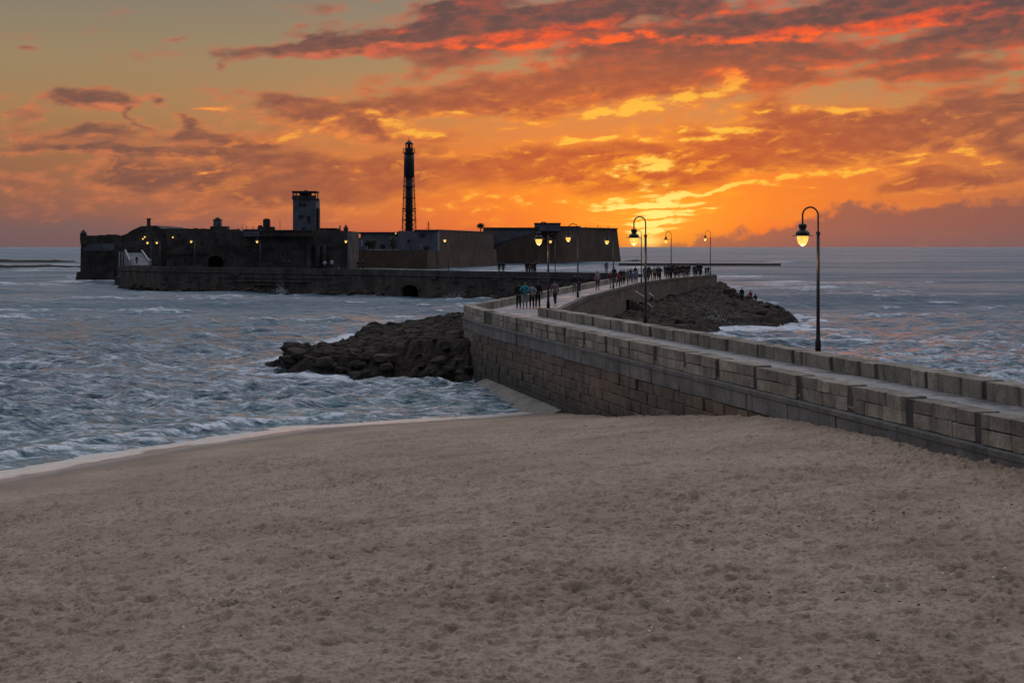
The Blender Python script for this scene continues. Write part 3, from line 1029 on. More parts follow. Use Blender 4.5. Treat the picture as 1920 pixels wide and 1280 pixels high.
# ------------------------------------------------------------------ causeway
def block_meshes(n, mat, ch=0.05):
    out = []
    r = random.Random(5)
    for k in range(n):
        bm = bmesh.new()
        bmesh.ops.create_cube(bm, size=1.0)
        for v in bm.verts:
            v.co += Vector((r.uniform(-.015, .015), r.uniform(-.045, .045), r.uniform(-.03, .03)))
        bmesh.ops.bevel(bm, geom=list(bm.edges), offset=ch * r.uniform(.6, 1.2), segments=1, affect='EDGES')
        me = bpy.data.meshes.new('stone')
        bm.to_mesh(me)
        bm.free()
        me.materials.append(mat)
        out.append(me)
    return out


PB = block_meshes(6, M['panel'], 0.035)
OB = block_meshes(6, M['old'], 0.045)
QB = block_meshes(5, M['quay'], 0.06)
CB = block_meshes(4, M['concrete'], 0.03)
rr = random.Random(21)


def put_block(meshes, parent, name, P, d, s0, s1, o0, o1, z0, z1, jit=0.012):
    """block between s0..s1 along d from P, offsets o0..o1 to the right, heights z0..z1"""
    n = Vector((d.y, -d.x))
    sm, om = (s0 + s1) / 2, (o0 + o1) / 2
    c = P + d * sm + n * om
    o = add_obj(name, meshes[rr.randrange(len(meshes))], parent)
    pl = parent.location
    o.location = (c.x - pl.x, c.y - pl.y, (z0 + z1) / 2 - pl.z + rr.uniform(-jit, jit))
    o.rotation_euler = (rr.uniform(-.01, .01), rr.uniform(-.006, .006), math.atan2(d.y, d.x) + rr.uniform(-.008, .008))
    o.scale = (s1 - s0, abs(o1 - o0), z1 - z0)
    return o


def stones_along(P, d, s0, s1, ln, o0, o1, z0, z1, parent, meshes, gap=0.018, name='stone', wob=0.015, jit=0.003):
    s_ = s0
    first = True
    while s_ < s1 - 0.15:
        l = ln * rr.uniform(0.72, 1.28)
        if s1 - (s_ + l) < 0.45 * ln:
            l = s1 - s_
        w = rr.uniform(-wob, wob)
        put_block(meshes, parent, name, P, d, s_ + gap / 2, s_ + l - gap / 2, o0 + w, o1, z0 + gap / 2, z1 - gap / 2, jit)
        s_ += l


# deck
dk = MB()
right1 = [R0e - n1v * 0.3, R0 - n1v * 0.3, R1 - n1v * 0.3]
left1 = [L0e + n1v * 0.3, L0 + n1v * 0.3, L1 + n1v * 0.3, L2 + Vector((0.5, 0))]
outline = [tuple(p) for p in left1] + [(S2L[1].x + .3, S2L[1].y), (S2L[2].x + .3, S2L[2].y), (15.9, 210.9)]
outline += [(p.x + .25, p.y + .25) for p in S3N[1:]] + [tuple(p) for p in reversed(S3F)]
outline += [tuple(p) for p in reversed(S2R[1:-1])] + [tuple(p) for p in reversed(right1)]
bm = bmesh.new()
vs = [bm.verts.new((x, y, DECK)) for x, y in outline]
fc = bm.faces.new(vs)
bmesh.ops.triangulate(bm, faces=[fc])
bmesh.ops.recalc_face_normals(bm, faces=bm.faces)
if sum(f.normal.z for f in bm.faces) < 0:
    bmesh.ops.reverse_faces(bm, faces=bm.faces)
me = bpy.data.meshes.new('causeway_path')
bm.to_mesh(me); bm.free()


def deck_fn(g_, b, nt):
    p = pos(g_)
    n = g_.new('ShaderNodeMapping')
    g_.put(n.inputs[0], p)
    n.inputs[2].default_value = (0, 0, rad(-12))
    br = g_.new('ShaderNodeTexBrick')
    g_.put(br.inputs[0], n.outputs[0])
    br.inputs['Scale'].default_value = 0.55
    br.inputs['Mortar Size'].default_value = 0.012
    br.inputs['Color1'].default_value = (.17, .165, .165, 1)
    br.inputs['Color2'].default_value = (.23, .22, .22, 1)
    br.inputs['Mortar'].default_value = (.08, .075, .07, 1)
    a = g_.noise(p, 0.5, 5, 0.65)
    wet = g_.ss(a, 0.44, 0.58)
    f = g_.noise(p, 6.0, 5, 0.65)
    c = g_.mix(g_.ss(f, 0.4, 0.8, 0, .5), br.outputs[0], (.10, .095, .09, 1))
    g_.put(b.inputs['Base Color'], g_.mix(g_.mul(wet, .45), c, (.075, .08, .09, 1)))
    g_.put(b.inputs['Roughness'], g_.mad(wet, -0.45, 0.72))
    bump(g_, g_.add(g_.mul(br.outputs['Fac'], -0.4), f), 0.5, 0.02, b)


M['deck'] = newmat('worn_paving', deck_fn)
tag(add_obj('causeway_path', me, None, M['deck']), 'worn grey stone causeway path zigzagging out to the fort', kind='structure')

# near wall beside the beach
wall = empty('sea_wall', (L0.x, L0.y, 0), 0, 'long stone block sea wall beside the sand with regular drain gaps', 'wall')
line1 = [L0e, L0, L1, L2]
MB().sweep(line1, [(0.055, 3.41), (0.055, 4.045), (0.60, 4.045), (0.60, 3.5), (0.60, 3.41)]).build('wall_core', M['joint'], wall)
MB().sweep(line1, [(0.03, -1.6), (0.03, 2.72), (0.2, 2.72), (0.2, 3.29), (1.2, 3.29), (1.2, -1.6)]).build('mortar_bed', M['mortar'], wall)
MB().sweep(line1, [(-0.10, 3.25), (-0.11, 3.37), (-0.02, 3.40), (0.3, 3.40), (0.3, 3.25)]).build('ledge', M['concrete'], wall)
band_end = L0 + d1 * 40
for k, s_ in enumerate(np.arange(-33, 56, 3.25)):
    put_block(CB, wall, 'concrete_slab', L0, d1, s_ + .01, s_ + 3.24, -0.06 + rr.uniform(-.015, .015), 0.35, 2.72 + rr.uniform(0, .03), 3.245, 0.0)
nst = 0
PAN0 = (33.96 - 32.3) / d1.y
L1s = (L1 - L0).length
for k in range(-10, 17):
    s_far = PAN0 + 3.323 * k              # drain at the far end of each panel
    s_near = s_far - 3.323 + 0.36
    if s_far > L1s + 0.2:
        s_far = L1s
    if s_near > L1s - 0.3:
        break
    off = rr.uniform(-.035, .03)
    dz = rr.uniform(-.012, .015)
    pl = rr.choice([.85, 1.0, 1.15])
    stones_along(L0, d1, s_near, s_far, pl, off, 0.60, 3.755, 4.08 + dz, wall, PB, .012, wob=.008)
    stones_along(L0, d1, s_near, s_far, pl, off + 0.012, 0.42, 3.405, 3.75, wall, PB, .012, wob=.008)
    put_block(PB, wall, 'drain_sill', L0, d1, s_near - 0.355, s_near - 0.005, 0.06, 0.5, 3.405, 3.5 + rr.uniform(0, .12))
db = (L2 - L1).normalized()
Lb_ = (L2 - L1).length
stones_along(L1, db, 0.05, Lb_, 1.7, 0.0, 0.6, 3.755, 4.10, wall, PB)
stones_along(L1, db, 0.05, Lb_, 1.6, 0.02, 0.36, 3.405, 3.75, wall, PB)
stones_along(L1, db, 0.0, Lb_, 1.8, -0.04, 0.36, 2.7, 3.245, wall, CB)
# old courses under the band: the nearest as single stones, the rest joined
cand = []
for k in range(8):
    z1_ = 2.72 - k * 0.40
    s_ = 8.0 + rr.uniform(0, .6)
    while s_ < L1s + 3:
        l = rr.uniform(.65, 1.35)
        P_ = L0 + d1 * (s_ + l / 2)
        if float(sand_h(np.array([P_.x - .3]), np.array([P_.y]))[0]) < z1_ + 0.02:
            cand.append((s_, l, k, z1_))
        s_ += l
cand.sort()
rest = MB()
for i, (s_, l, k, z1_) in enumerate(cand):
    o0 = -0.03 - 0.035 * k + rr.uniform(-.035, .03)
    if i < 150:
        put_block(OB, wall, 'stone', L0, d1, s_ + .008, s_ + l - .008, o0, 0.4, z1_ - .392, z1_ - .008, .008)
    else:
        P_ = L0 + d1 * (s_ + l / 2) + n1v * ((o0 + .4) / 2)
        rest.box((P_.x, P_.y, z1_ - .2), (l - .024, .4 - o0, .376), math.atan2(d1.y, d1.x))
ro = rest.build('stone_courses', M['old'], wall)
ro['kind'] = 'stuff'
fl = [L0 + d1 * q for q in (38.0, 40.5, 43, 46, 49, 52, 55)]
MB().sweep(fl, [(-1.45, -0.6), (-1.3, -0.1), (-0.8, .32), (-0.32, 0.52), (0.1, 0.55), (0.1, -0.6)]).build('footing', M['footing'], wall)

# far parapet of the first stretch
par = empty('parapet_wall', (R0.x, R0.y, DECK), 0, 'low block parapet along the seaward side of the near walkway', 'wall')
MB().sweep([R0e, R0, R1], [(-0.66, 3.56), (-0.66, 4.05), (-0.12, 4.05), (-0.05, 3.3), (0.15, -1.6), (-1.2, -1.6), (-1.2, 3.55), (-0.66, 3.55)]).build('wall_core', M['joint'], par)
PR0 = (42.1 - 33.14) / d1.y
R1s = (R1 - R0).length
for k in range(-12, 17):
    a = PR0 + 3.323 * (k - 1) + 0.0
    b_ = a + 3.323 - 0.28
    if a > R1s - .5: break
    b_ = min(b_, R1s)
    off = rr.uniform(-.03, .03)
    dz = rr.uniform(-.02, .02)
    stones_along(R0, d1, a, b_, rr.choice([1.05, 1.6]), -0.72 + off, -0.01 + off, 3.58, 4.08 + dz, par, PB, .01, wob=.006)

# parapet on the left of the second stretch
par2 = empty('parapet_wall', (S2L[0].x, S2L[0].y, DECK), 0, 'low parapet on the left of the far walkway behind the strolling group', 'wall')
MB().sweep(S2L, [(0.08, -1.6), (0.05, 3.5), (0.10, 4.0), (0.42, 4.0), (0.42, 3.5), (1.2, 3.4), (1.2, -1.6)]).build('wall_core', M['wallgrey'], par2)
for i in range(3):
    dd = (S2L[i + 1] - S2L[i]).normalized()
    LL = (S2L[i + 1] - S2L[i]).length
    s_ = 0.0
    while s_ < LL - .6:
        e_ = min(s_ + 3.6, LL)
        stones_along(S2L[i], dd, s_, e_ - .16, 1.7, 0.0, 0.5, 3.56, 4.08, par2, PB)
        s_ = e_

# right hand retaining wall of the second stretch
ret = empty('retaining_wall', (S2R[2].x, S2R[2].y, 0), 0, 'brown retaining wall rising from the rocks under the crowd', 'wall')
MB().sweep(S2R, [(-0.35, 3.58), (-0.35, 3.66), (0.06, 3.66), (0.06, 3.35), (-0.02, 3.32), (0.35, -1.0), (-1.4, -1.0), (-1.4, 3.5)]).build('wall_core', M['wallbrown'], ret)
MB().prism([(18.9, 200.5), (28.3, 227), (28.6, 229), (26, 232), (16, 222)], -.5, 3.5).build('corner_fill', M['wallbrown'], ret)
for i in range(2, 6):
    dd = (S2R[i + 1] - S2R[i]).normalized()
    LL = (S2R[i + 1] - S2R[i]).length
    for k in range(3):
        stones_along(S2R[i], dd, 0, LL, 2.2, 0.02 + .05 * k, -0.3, 3.30 - .75 * (k + 1), 3.30 - .75 * k, ret, OB, 0.03, wob=.04)
# stepped landing with rails down to the rocks
hr = empty('handrail', (14.6, 165, 2.0), 0, 'thin metal handrail beside the steps down to the rocks', 'handrail')
for (px, py), (qx, qy) in (((1190, 545), (1208, 556)), ((1217, 549), (1225, 555)), ((1214, 568), (1224, 576))):
    MB().tube([at(px, py, 162), at(qx, qy, 160)], .04, 6).build('rail', M['rail'], hr)
for px, y0, y1 in ((1225, 555, 577), (1301, 553, 573)):
    MB().tube([at(px, y0, 160), at(px, y1, 160)], .045, 6).build('rail_post', M['rail'], hr)
st = empty('stone_steps', (13, 163, 0), 0, 'stone steps against the brown retaining wall', 'steps')
for k in range(8):
    q = at(1180 + k * 6.0, 560, 160 - k * .2)
    MB().box((q.x, q.y, 0.4 + .17 * (8 - k) / 2), (.42, 1.6, 1.2 + .17 * (8 - k)), .2).build('step', M['wallbrown'], st)

# third stretch
w3 = empty('sea_wall', (S3N[2].x, S3N[2].y, 0), 0, 'long dark far stretch of sea wall with a culvert arch below the fort', 'wall')


def wall_seg(P, Q, notch=None, z1=3.95):
    L = (Q - P).length
    prof = [(0, -1.2)]
    if notch:
        s_, w, sp, rise = notch
        prof += [(s_ - w, -1.2), (s_ - w, sp)]
        prof += [(s_ - w * math.cos(a), sp + rise * math.sin(a)) for a in np.linspace(0.2, PI - 0.2, 9)]
        prof += [(s_ + w, sp), (s_ + w, -1.2)]
    prof += [(L, -1.2), (L, z1), (0, z1)]
    return prof


pts = list(reversed(S3N))
segs = [(pts[i], pts[i + 1]) for i in range(len(pts) - 1)]
for i, (P, Q) in enumerate(segs):
    L = (Q - P).length
    notch = None
    if i == 2:                                    # the culvert
        notch = (L * 0.48, 2.1, 0.9, 0.95)
        dd = (Q - P).normalized()
        nn = Vector((dd.y, -dd.x))
        c = P + dd * notch[0]
        vb = MB()
        for a0 in np.linspace(0.05, PI - 0.05, 12)[:-1]:
            a1 = a0 + (PI - .1) / 11 - .03
            ring = []
            for off in (0.12, -0.2):
                for rr_, a_ in ((1.0, a0), (1.0, a1), (1.28, a1), (1.28, a0)):
                    q = c + dd * (-2.1 * rr_ * math.cos(a_)) + nn * off
                    ring.append((q.x, q.y, 0.9 + (0.95 if rr_ == 1 else 1.45) * math.sin(a_)))
            vb.poly(ring, [(0, 1, 2, 3), (7, 6, 5, 4), (0, 4, 5, 1), (1, 5, 6, 2), (2, 6, 7, 3), (3, 7, 4, 0)])
        vb.build('arch_ring', M['quay'], w3)
    MB().slab(P, Q, wall_seg(P, Q, notch), 2.2).build('wall_core', M['quay'], w3)
rline = list(reversed(S3N))
MB().sweep(rline, [(-0.02, 3.96), (-0.02, 4.12), (-0.55, 4.12), (-0.55, 3.96)]).build('coping', M['quay'], w3)
MB().sweep(rline, [(0.14, 3.18), (0.14, 3.3), (0.0, 3.36), (-0.1, 3.36), (-0.1, 3.18)]).build('ledge', M['quay'], w3)
dd = (segs[1][1] - segs[1][0]).normalized()
for k in range(3):
    put_block(QB, w3, 'step', segs[1][0], dd, 16 + k * 4.5, 44 - k * 5.2, 0.0, 0.12 + .14 * k, 2.6 - .6 * k - .22, 2.6 - .6 * k, 0)
for P, Q in segs[:4]:
    L = (Q - P).length
    dd = (Q - P).normalized()
    s_ = 0
    while s_ < L - 1:
        e_ = min(s_ + 3.3, L)
        if rr.random() < .8:
            put_block(QB, w3, 'stone', P, dd, s_ + .06, e_ - .06, 0.03, -0.2, 3.38, 3.94, .0)
        s_ = e_
for P, Q in segs[1:4]:                       # patched and broken facing stones
    L = (Q - P).length
    dd = (Q - P).normalized()
    for _ in range(int(L * 1.6)):
        a = rr.uniform(0, L - 2)
        z_ = -0.2 + 0.42 * rr.randrange(0, 8)
        if rr.random() < .25 or abs((P + dd * a).x + 16) < 3.6: continue
        put_block(QB, w3, 'stone', P, dd, a, a + rr.uniform(.7, 2.0), rr.uniform(.03, .16), -0.2, z_, z_ + .40)
MB().sweep([Vector(p) + Vector((.3, .3)) for p in [(29.0, 228.6), (22.0, 236.0), (14.0, 226.0)]], [(0, -1), (0, 3.58), (-1, 3.58), (-1, -1)]).build('wall_core', M['wallgrey'], w3)
MB().sweep(S3F[2:], [(0, -1), (0, 3.58), (-1.2, 3.58), (-1.2, -1)]).build('wall_core', M['wallgrey'], w3)

# ------------------------------------------------------------------ fort, from the left
def fort(name, label, cat, px, py, Y):
    q = at(px, py, Y)
    return empty(name, (q.x, q.y, 0), 0, label, cat)


def sil(pts, Y, P0, zb=-1.0):
    """silhouette given in photo pixels at distance Y -> (s,z) profile measured from P0.x"""
    out = [((px - 960) / F * Y - P0.x, CAMZ - (py - HOR) / F * Y) for px, py in pts]
    return [(out[0][0], zb)] + out + [(out[-1][0], zb)]


def face(pts, Y, depth, name, mat, parent, zb=-1.0, tail=None):
    P = at(pts[0][0], HOR, Y)
    Q = at(pts[-1][0], HOR, Y)
    prof = sil(pts, Y, P, zb)
    # built left to right: slab extrudes to the left of P->Q, i.e. away from the camera
    return MB().slab((P.x, Y), (Q.x, Y), prof, depth).build(name, mat, parent)


def box_px(x0, x1, y0, y1, Y, depth, name, mat, parent, fwd=0.0):
    a, b = at(x0, y1, Y), at(x1, y0, Y)
    return MB().box(((a.x + b.x) / 2, Y - fwd + depth / 2, (a.z + b.z) / 2), (b.x - a.x, depth, b.z - a.z)).build(name, mat, parent)


bas = fort('fort_bastion', 'dark square bastion with a pale upper band at the left end of the fort', 'fort', 185, 528, 350)
a_, b_ = at(152, HOR, 350), at(229, HOR, 350)
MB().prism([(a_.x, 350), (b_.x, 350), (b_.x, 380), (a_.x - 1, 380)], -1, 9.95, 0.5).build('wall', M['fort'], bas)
MB().prism([(a_.x - .5, 348.5), (at(212, HOR, 348.5).x, 348.5), (at(212, HOR, 349).x, 350), (a_.x - 1, 360)], -1, 2.2, 0.6).build('plinth', M['fort'], bas)
box_px(157, 215, 457, 470, 350, 1.2, 'pale_band', M['pale'], bas, .25)
for x0, x1, y0 in ((163, 182, 441.5), (184, 196, 440.5), (199, 208, 439.5), (211, 217, 439.6), (218, 229, 441.5)):
    box_px(x0, x1, y0, 446, 350, 3, 'merlon', M['fort'], bas)


def turret(name, label, px, py0, py1, wpx, Y, mat, cap=True, corbel=False):
    """small domed sentry turret"""
    base = at(px, py1, Y)
    s_ = Y / F
    t = empty(name, base, 0, label, 'turret')
    r, h = wpx / 2 * s_, (py1 - py0) * s_
    prof = [(r * .25, -r * 1.2), (r, 0)] if corbel else [(r, 0)]
    MB().lathe((0, 0, 0), prof + [(r, h * .55), (r * 1.12, h * .57), (r * 1.12, h * .62)], 12).build('drum', mat, t, local=True)
    MB().lathe((0, 0, 0), [(r * 1.02, h * .62), (r * .9, h * .75), (r * .6, h * .87), (r * .18, h * .93), (r * .12, h)], 12).build('dome', mat, t, True, local=True)
    for a in (0.6, 2.5):
        MB().box((-r * math.cos(a) * 1.0, -r * math.sin(a) * 1.0, h * .36), (r * .3, r * .12, h * .2), PI / 2 + a).build('slit', M['hole'], t, local=True)
    return t


turret('sentry_turret', 'small domed sentry turret on the left corner of the bastion', 156.5, 430, 457, 12.5, 349, M['fort'], corbel=True)

gate = fort('fort_gatehouse', 'dark fort gatehouse with a sloping roof and chimney beside the ramp', 'fort', 270, 500, 338)
face([(229, 441), (236, 439), (247, 432), (264, 424), (293, 423), (302, 428), (312, 429)], 338, 26, 'wall', M['fort'], gate)
ch_ = empty('chimney_stack', at(279, 423.4, 340), 0, 'stubby dark chimney standing on the gatehouse roof', 'chimney')
MB().box((0, 0, .7), (.62, .8, 1.5)).build('shaft', M['fort'], ch_, local=True)
MB().box((0, 0, 1.5), (.8, .95, .18)).build('cap', M['fort'], ch_, local=True)
MB().box((0, 0, -.02), (.75, .9, .2)).build('base', M['fort'], ch_, local=True)

cur = fort('fortress_wall', 'long dark curtain wall of the fort with an arched gateway', 'fort', 480, 500, 336)
P, Q = at(312, HOR, 336), at(652, HOR, 336)
top = sil([(312, 428.5), (394, 429), (432, 430.5), (450, 432.5), (488, 431), (600, 431), (630, 431.5), (652, 433)], 336, P)
k_ = 336 / F
arch = [((404 - 15 - 312) * k_, -1), ((404 - 15 - 312) * k_, 4.7)]
arch += [((404 - 312 - 14 * math.cos(a)) * k_, 4.7 + 1.05 * math.sin(a)) for a in np.linspace(0.1, PI - 0.1, 9)]
arch += [((404 + 15 - 312) * k_, 4.7), ((404 + 15 - 312) * k_, -1)]
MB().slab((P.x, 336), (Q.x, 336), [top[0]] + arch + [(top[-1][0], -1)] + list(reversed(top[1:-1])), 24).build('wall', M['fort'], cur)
ringm = MB()
cx_ = (404 - 960) * k_
for a0 in np.linspace(0.0, PI, 12)[:-1]:
    a1 = a0 + PI / 11 - .03
    ring = []
    for y_ in (335.7, 336.2):
        for q_, a__ in ((1.0, a0), (1.0, a1), (1.3, a1), (1.3, a0)):
            ring.append((cx_ - 14.2 * k_ * q_ * math.cos(a__), y_, 4.7 + (1.05 if q_ == 1 else 1.75) * math.sin(a__)))
    ringm.poly(ring, [(0, 1, 2, 3), (7, 6, 5, 4), (0, 4, 5, 1), (1, 5, 6, 2), (2, 6, 7, 3), (3, 7, 4, 0)])
ringm.build('arch_ring', M['fortwarm'], cur)
box_px(385, 424, 470, 520, 341, .5, 'arch_backing', M['hole'], cur)  # added dark panel, stops daylight showing through the arch
for x0, x1, y in ((312, 362, 474.5), (370, 392, 474), (312, 340, 477.5), (455, 488, 461.5), (560, 640, 462)):
    box_px(x0, x1, y, y + 1.4, 336, 1, 'string_course', M['fortwarm'], cur, .25)
for x0, x1 in ((575, 584), (592, 600), (606, 612)):
    box_px(x0, x1, 458, 500, 336, 1.5, 'buttress', M['fort'], cur, .9)
for px, y0, y1 in ((406, 447, 455), (411, 459, 465), (335, 438, 444), (420, 438, 441)):
    box_px(px - 3, px + 3, y0, y1, 336, .6, 'window', M['hole'], cur, .05)

for px, w, h_ in ((318, 9, 1.6), (333, 6, 1.1), (347, 11, 1.4), (366, 7, 1.9), (380, 9, 1.2), (437, 8, 1.5), (446, 5, 2.2), (606, 5, 1.2), (634, 6, 1.6)):
    box_px(px - w / 2, px + w / 2, 429.6 - h_ + (1.6 if px > 430 else 0), 433.5, 336.6, 1.4, 'merlon', M['fort'], cur)
for px, py in ((330, 459), (352, 462), (378, 456), (440, 466), (468, 470), (508, 466), (531, 476), (552, 466), (622, 470)):
    box_px(px - 1.7, px + 1.7, py - 3.2, py + 3.2, 336, .6, 'window', M['hole'], cur, .06)
tb = empty('bell_turret', at(408, 431, 338), 0, 'pale square bell turret with a low dome on the curtain wall', 'turret')
MB().box((0, 0, 1.05), (1.55, 1.6, 2.1)).build('drum', M['pale'], tb, local=True)
MB().box((0, 0, 2.12), (1.75, 1.8, .16)).build('cornice', M['fort'], tb, local=True)
MB().lathe((0, 0, 2.2), [(.62, 0), (.55, .2), (.3, .4), (.08, .48)], 10).build('dome', M['fort'], tb, True, local=True)
MB().prism([(-1.4, -1), (2.2, -1), (2.2, 2), (-1.4, 2)], -.3, .75).build('base', M['fort'], tb, local=True)
MB().box((.45, -.81, 1.1), (.35, .08, .7)).build('slit', M['hole'], tb, local=True)
tb2 = empty('bell_turret', at(500, 431, 338), 0, 'dark square turret with shoulders to the left of the white tower', 'turret')
MB().box((0, 0, 1.2), (1.35, 1.4, 1.9)).build('drum', M['fort'], tb2, local=True)
MB().lathe((0, 0, 2.15), [(.8, 0), (.6, .1), (.3, .25), (.06, .3)], 10).build('dome', M['fort'], tb2, True, local=True)
MB().prism([(-1.75, -1), (1.7, -1), (1.5, 2), (-1.5, 2)], -.3, .65).build('base', M['fort'], tb2, local=True)
MB().box((-1.3, -.4, .8), (.7, .8, .35), 0).build('shoulder', M['fort'], tb2, local=True)

pb = fort('rooftop_building', 'pale flat roofed building on the curtain wall left of the dark turret', 'building', 471, 443, 334)
box_px(456, 486.5, 431, 443, 334, 5, 'wall', M['pale'], pb)
box_px(455, 487, 429.8, 431.2, 333.7, 5.4, 'roof', M['roof'], pb)
box_px(458, 485, 434.5, 438.5, 333.9, .3, 'shutter', M['white'], pb)
for px in (454, 462, 475):
    MB().tube([at(px, 431, 336), at(px, 424 + (px % 3), 336)], .07, 5).build('aerial', M['iron'], pb)
pb2 = fort('rooftop_building', 'long grey rooftop building between dark turret and white tower', 'building', 530, 443, 334)
box_px(488.5, 585, 433, 443, 334.2, 6, 'wall', M['fortwarm'], pb2)
box_px(488, 586, 431.6, 433.2, 333.9, 6.4, 'roof', M['roof'], pb2)
box_px(513, 525, 435, 443, 333.8, .4, 'doorway', M['hole'], pb2)
MB().tube([at(525, 432, 336), at(525, 413, 336)], .05, 5).build('aerial', M['iron'], pb2)
blk = fort('rooftop_hut', 'low dark hut on the wall to the right of the white tower', 'hut', 615, 440, 345)
box_px(600, 630, 429, 440, 345, 7, 'wall', M['fort'], blk)
box_px(598.5, 631, 427.6, 429.2, 344.6, 7.6, 'roof', M['roof'], blk)
cone = empty('pavilion', at(648.5, 433, 345), 0, 'tiny dark pavilion with a pointed roof on the wall', 'pavilion')
MB().lathe((0, 0, 0), [(.5, 0), (.5, .5)], 8).build('drum', M['fort'], cone, local=True)
MB().lathe((0, 0, .5), [(.62, 0), (.3, .45), (.05, .9)], 8).build('roof', M['roof'], cone, local=True)
po = empty('stone_post', at(637.5, 433, 345), 0, 'short dark post on the wall left of the pointed pavilion', 'post')
MB().lathe((0, 0, 0), [(.16, 0), (.14, .8), (.2, .82), (.16, 1.0)], 8).build('shaft', M['fort'], po, local=True)
MB().lathe((0, 0, 1.0), [(.16, 0), (.12, .14), (.03, .2)], 8).build('finial', M['fort'], po, local=True)

# square white tower
TW = 400.0
kt = TW / F
tw = empty('square_tower', at(573, 433, TW), 0, 'square white plaster tower with dark windows and a roofed top gallery', 'tower')
w_ = 42.5 * kt
hb = (433 - 374) * kt
MB().prism([(-w_ / 2, -2.6), (w_ / 2, -2.6), (w_ / 2 + .35, 3.0), (-w_ / 2, 3.0)], -3, hb).build('wall', M['white'], tw, local=True)
MB().box((w_ / 2 + .25, -.6, hb * .36 - 1.2), (.9, 2.6, hb * .72 + 2.4)).build('side_buttress', M['fort'], tw, local=True)
MB().box((w_ / 2 + .25, -1.4, hb * .98), (.8, 1.2, .5)).build('corbel', M['fort'], tw, local=True)
tg = MB().box((0, .1, hb + .12), (w_ + .5, 6.2, .26)).build('gallery_floor', M['fort'], tw, local=True)
MB().box((0, -2.75, hb + .55), (w_ + .3, .18, .75)).build('gallery_parapet', M['fort'], tg, local=True)
hg = (374 - 362.5) * kt
for x in (-w_ / 2 + .1, -w_ / 6 - .1, w_ / 6 + .1, w_ / 2 - .1):
    for y in (-2.6, 2.7):
        MB().box((x, y, hb + hg / 2 + .1), (.28, .28, hg)).build('gallery_column', M['fort'], tg, local=True)
MB().box((-.1, .6, hb + hg / 2 + .1), (w_ * .42, 3.2, hg)).build('stair_head', M['fort'], tw, local=True)
MB().box((0, 0.05, hb + hg + .28), (w_ + .45, 6.4, .42)).build('roof', M['roof'], tw, local=True)
MB().lathe((0, 0, hb + hg + .48), [(.62, 0), (.5, .2), (.15, .34)], 10).build('roof_vent', M['roof'], tw, True, local=True)
for px, y0, y1, w in ((565.5, 381, 388, 5), (573.5, 382, 388, 5), (567, 404, 409.5, 8), (581.5, 405, 418, 5.5), (572, 427, 430, 7)):
    cxw = (px - 573) * kt
    z0, z1 = (433 - y1) * kt, (433 - y0) * kt
    MB().box((cxw, -2.62, (z0 + z1) / 2), (w * kt, .14, z1 - z0)).build('window', M['hole'], tw, local=True)

# lighthouse
LY = 520.0
kl = LY / F
lh = empty('lighthouse', at(767, 462, LY), 0, 'tall dark lighthouse with a caged steel shaft and solid upper drum', 'lighthouse')
zz = lambda py: (462 - py) * kl
MB().lathe((0, 0, 0), [(1.25, -1), (1.2, zz(380)), (1.2, zz(329))], 14).build('stair_shaft', M['towermetal'], lh, True, local=True)
MB().lathe((0, 0, 0), [(1.0, zz(334)), (1.72, zz(331)), (1.68, zz(300)), (1.62, zz(288))], 16).build('upper_drum', M['towermetal'], lh, True, local=True)
lg = MB().lathe((0, 0, 0), [(1.3, zz(289)), (2.0, zz(287.6)), (2.0, zz(286.4)), (1.2, zz(286.2))], 16).build('gallery', M['towermetal'], lh, local=True)
for a in np.linspace(0, 2 * PI, 13)[:-1]:
    MB().tube([(1.92 * math.cos(a), 1.92 * math.sin(a), zz(286.6)), (1.92 * math.cos(a), 1.92 * math.sin(a), zz(278))], .045, 5).build('gallery_post', M['towermetal'], lg, local=True)
for py in (279, 282.5):
    MB().tube([(1.92 * math.cos(a), 1.92 * math.sin(a), zz(py)) for a in np.linspace(0, 2 * PI, 17)], .04, 5).build('gallery_rail', M['towermetal'], lg, local=True)
ll = MB().lathe((0, 0, 0), [(1.3, zz(286.4)), (1.3, zz(277.5))], 12).build('lantern_base', M['towermetal'], lh, local=True)
for a in np.linspace(0, 2 * PI, 9)[:-1] + .2:
    MB().tube([(1.15 * math.cos(a), 1.15 * math.sin(a), zz(277.6)), (1.15 * math.cos(a), 1.15 * math.sin(a), zz(270.5))], .09, 5).build('lantern_mullion', M['towermetal'], ll, local=True)
MB().lathe((0, 0, 0), [(.45, zz(277.6)), (.5, zz(274)), (.4, zz(270.5))], 10).build('lens', M['towermetal'], ll, local=True)
MB().lathe((0, 0, 0), [(1.36, zz(270.8)), (1.3, zz(269.2)), (.9, zz(266.5)), (.4, zz(264.4)), (.14, zz(263.6)), (.1, zz(260))], 12).build('dome', M['towermetal'], lh, True, local=True)
MB().tube([(0, 0, zz(260)), (0, 0, zz(257.5))], .05, 5).build('finial', M['towermetal'], lh, local=True)
levels = [331, 350, 371, 391.5, 396, 412.5, 434]
rad_at = lambda py: 1.72 + (py - 331) / 103 * 0.78
for a in np.linspace(0, 2 * PI, 9)[:-1] + .39:
    MB().tube([(rad_at(434) * math.cos(a), rad_at(434) * math.sin(a), zz(436)), (rad_at(331) * math.cos(a), rad_at(331) * math.sin(a), zz(331))], .085, 6).build('cage_leg', M['towermetal'], lh, local=True)
for py in levels[1:-1]:
    r_ = rad_at(py)
    MB().lathe((0, 0, 0), [(.9, zz(py) - .12), (r_ + .12, zz(py) - .12), (r_ + .12, zz(py) + .12), (.9, zz(py) + .12)], 12).build('cage_ring', M['towermetal'], lh, local=True)
sp = MB()
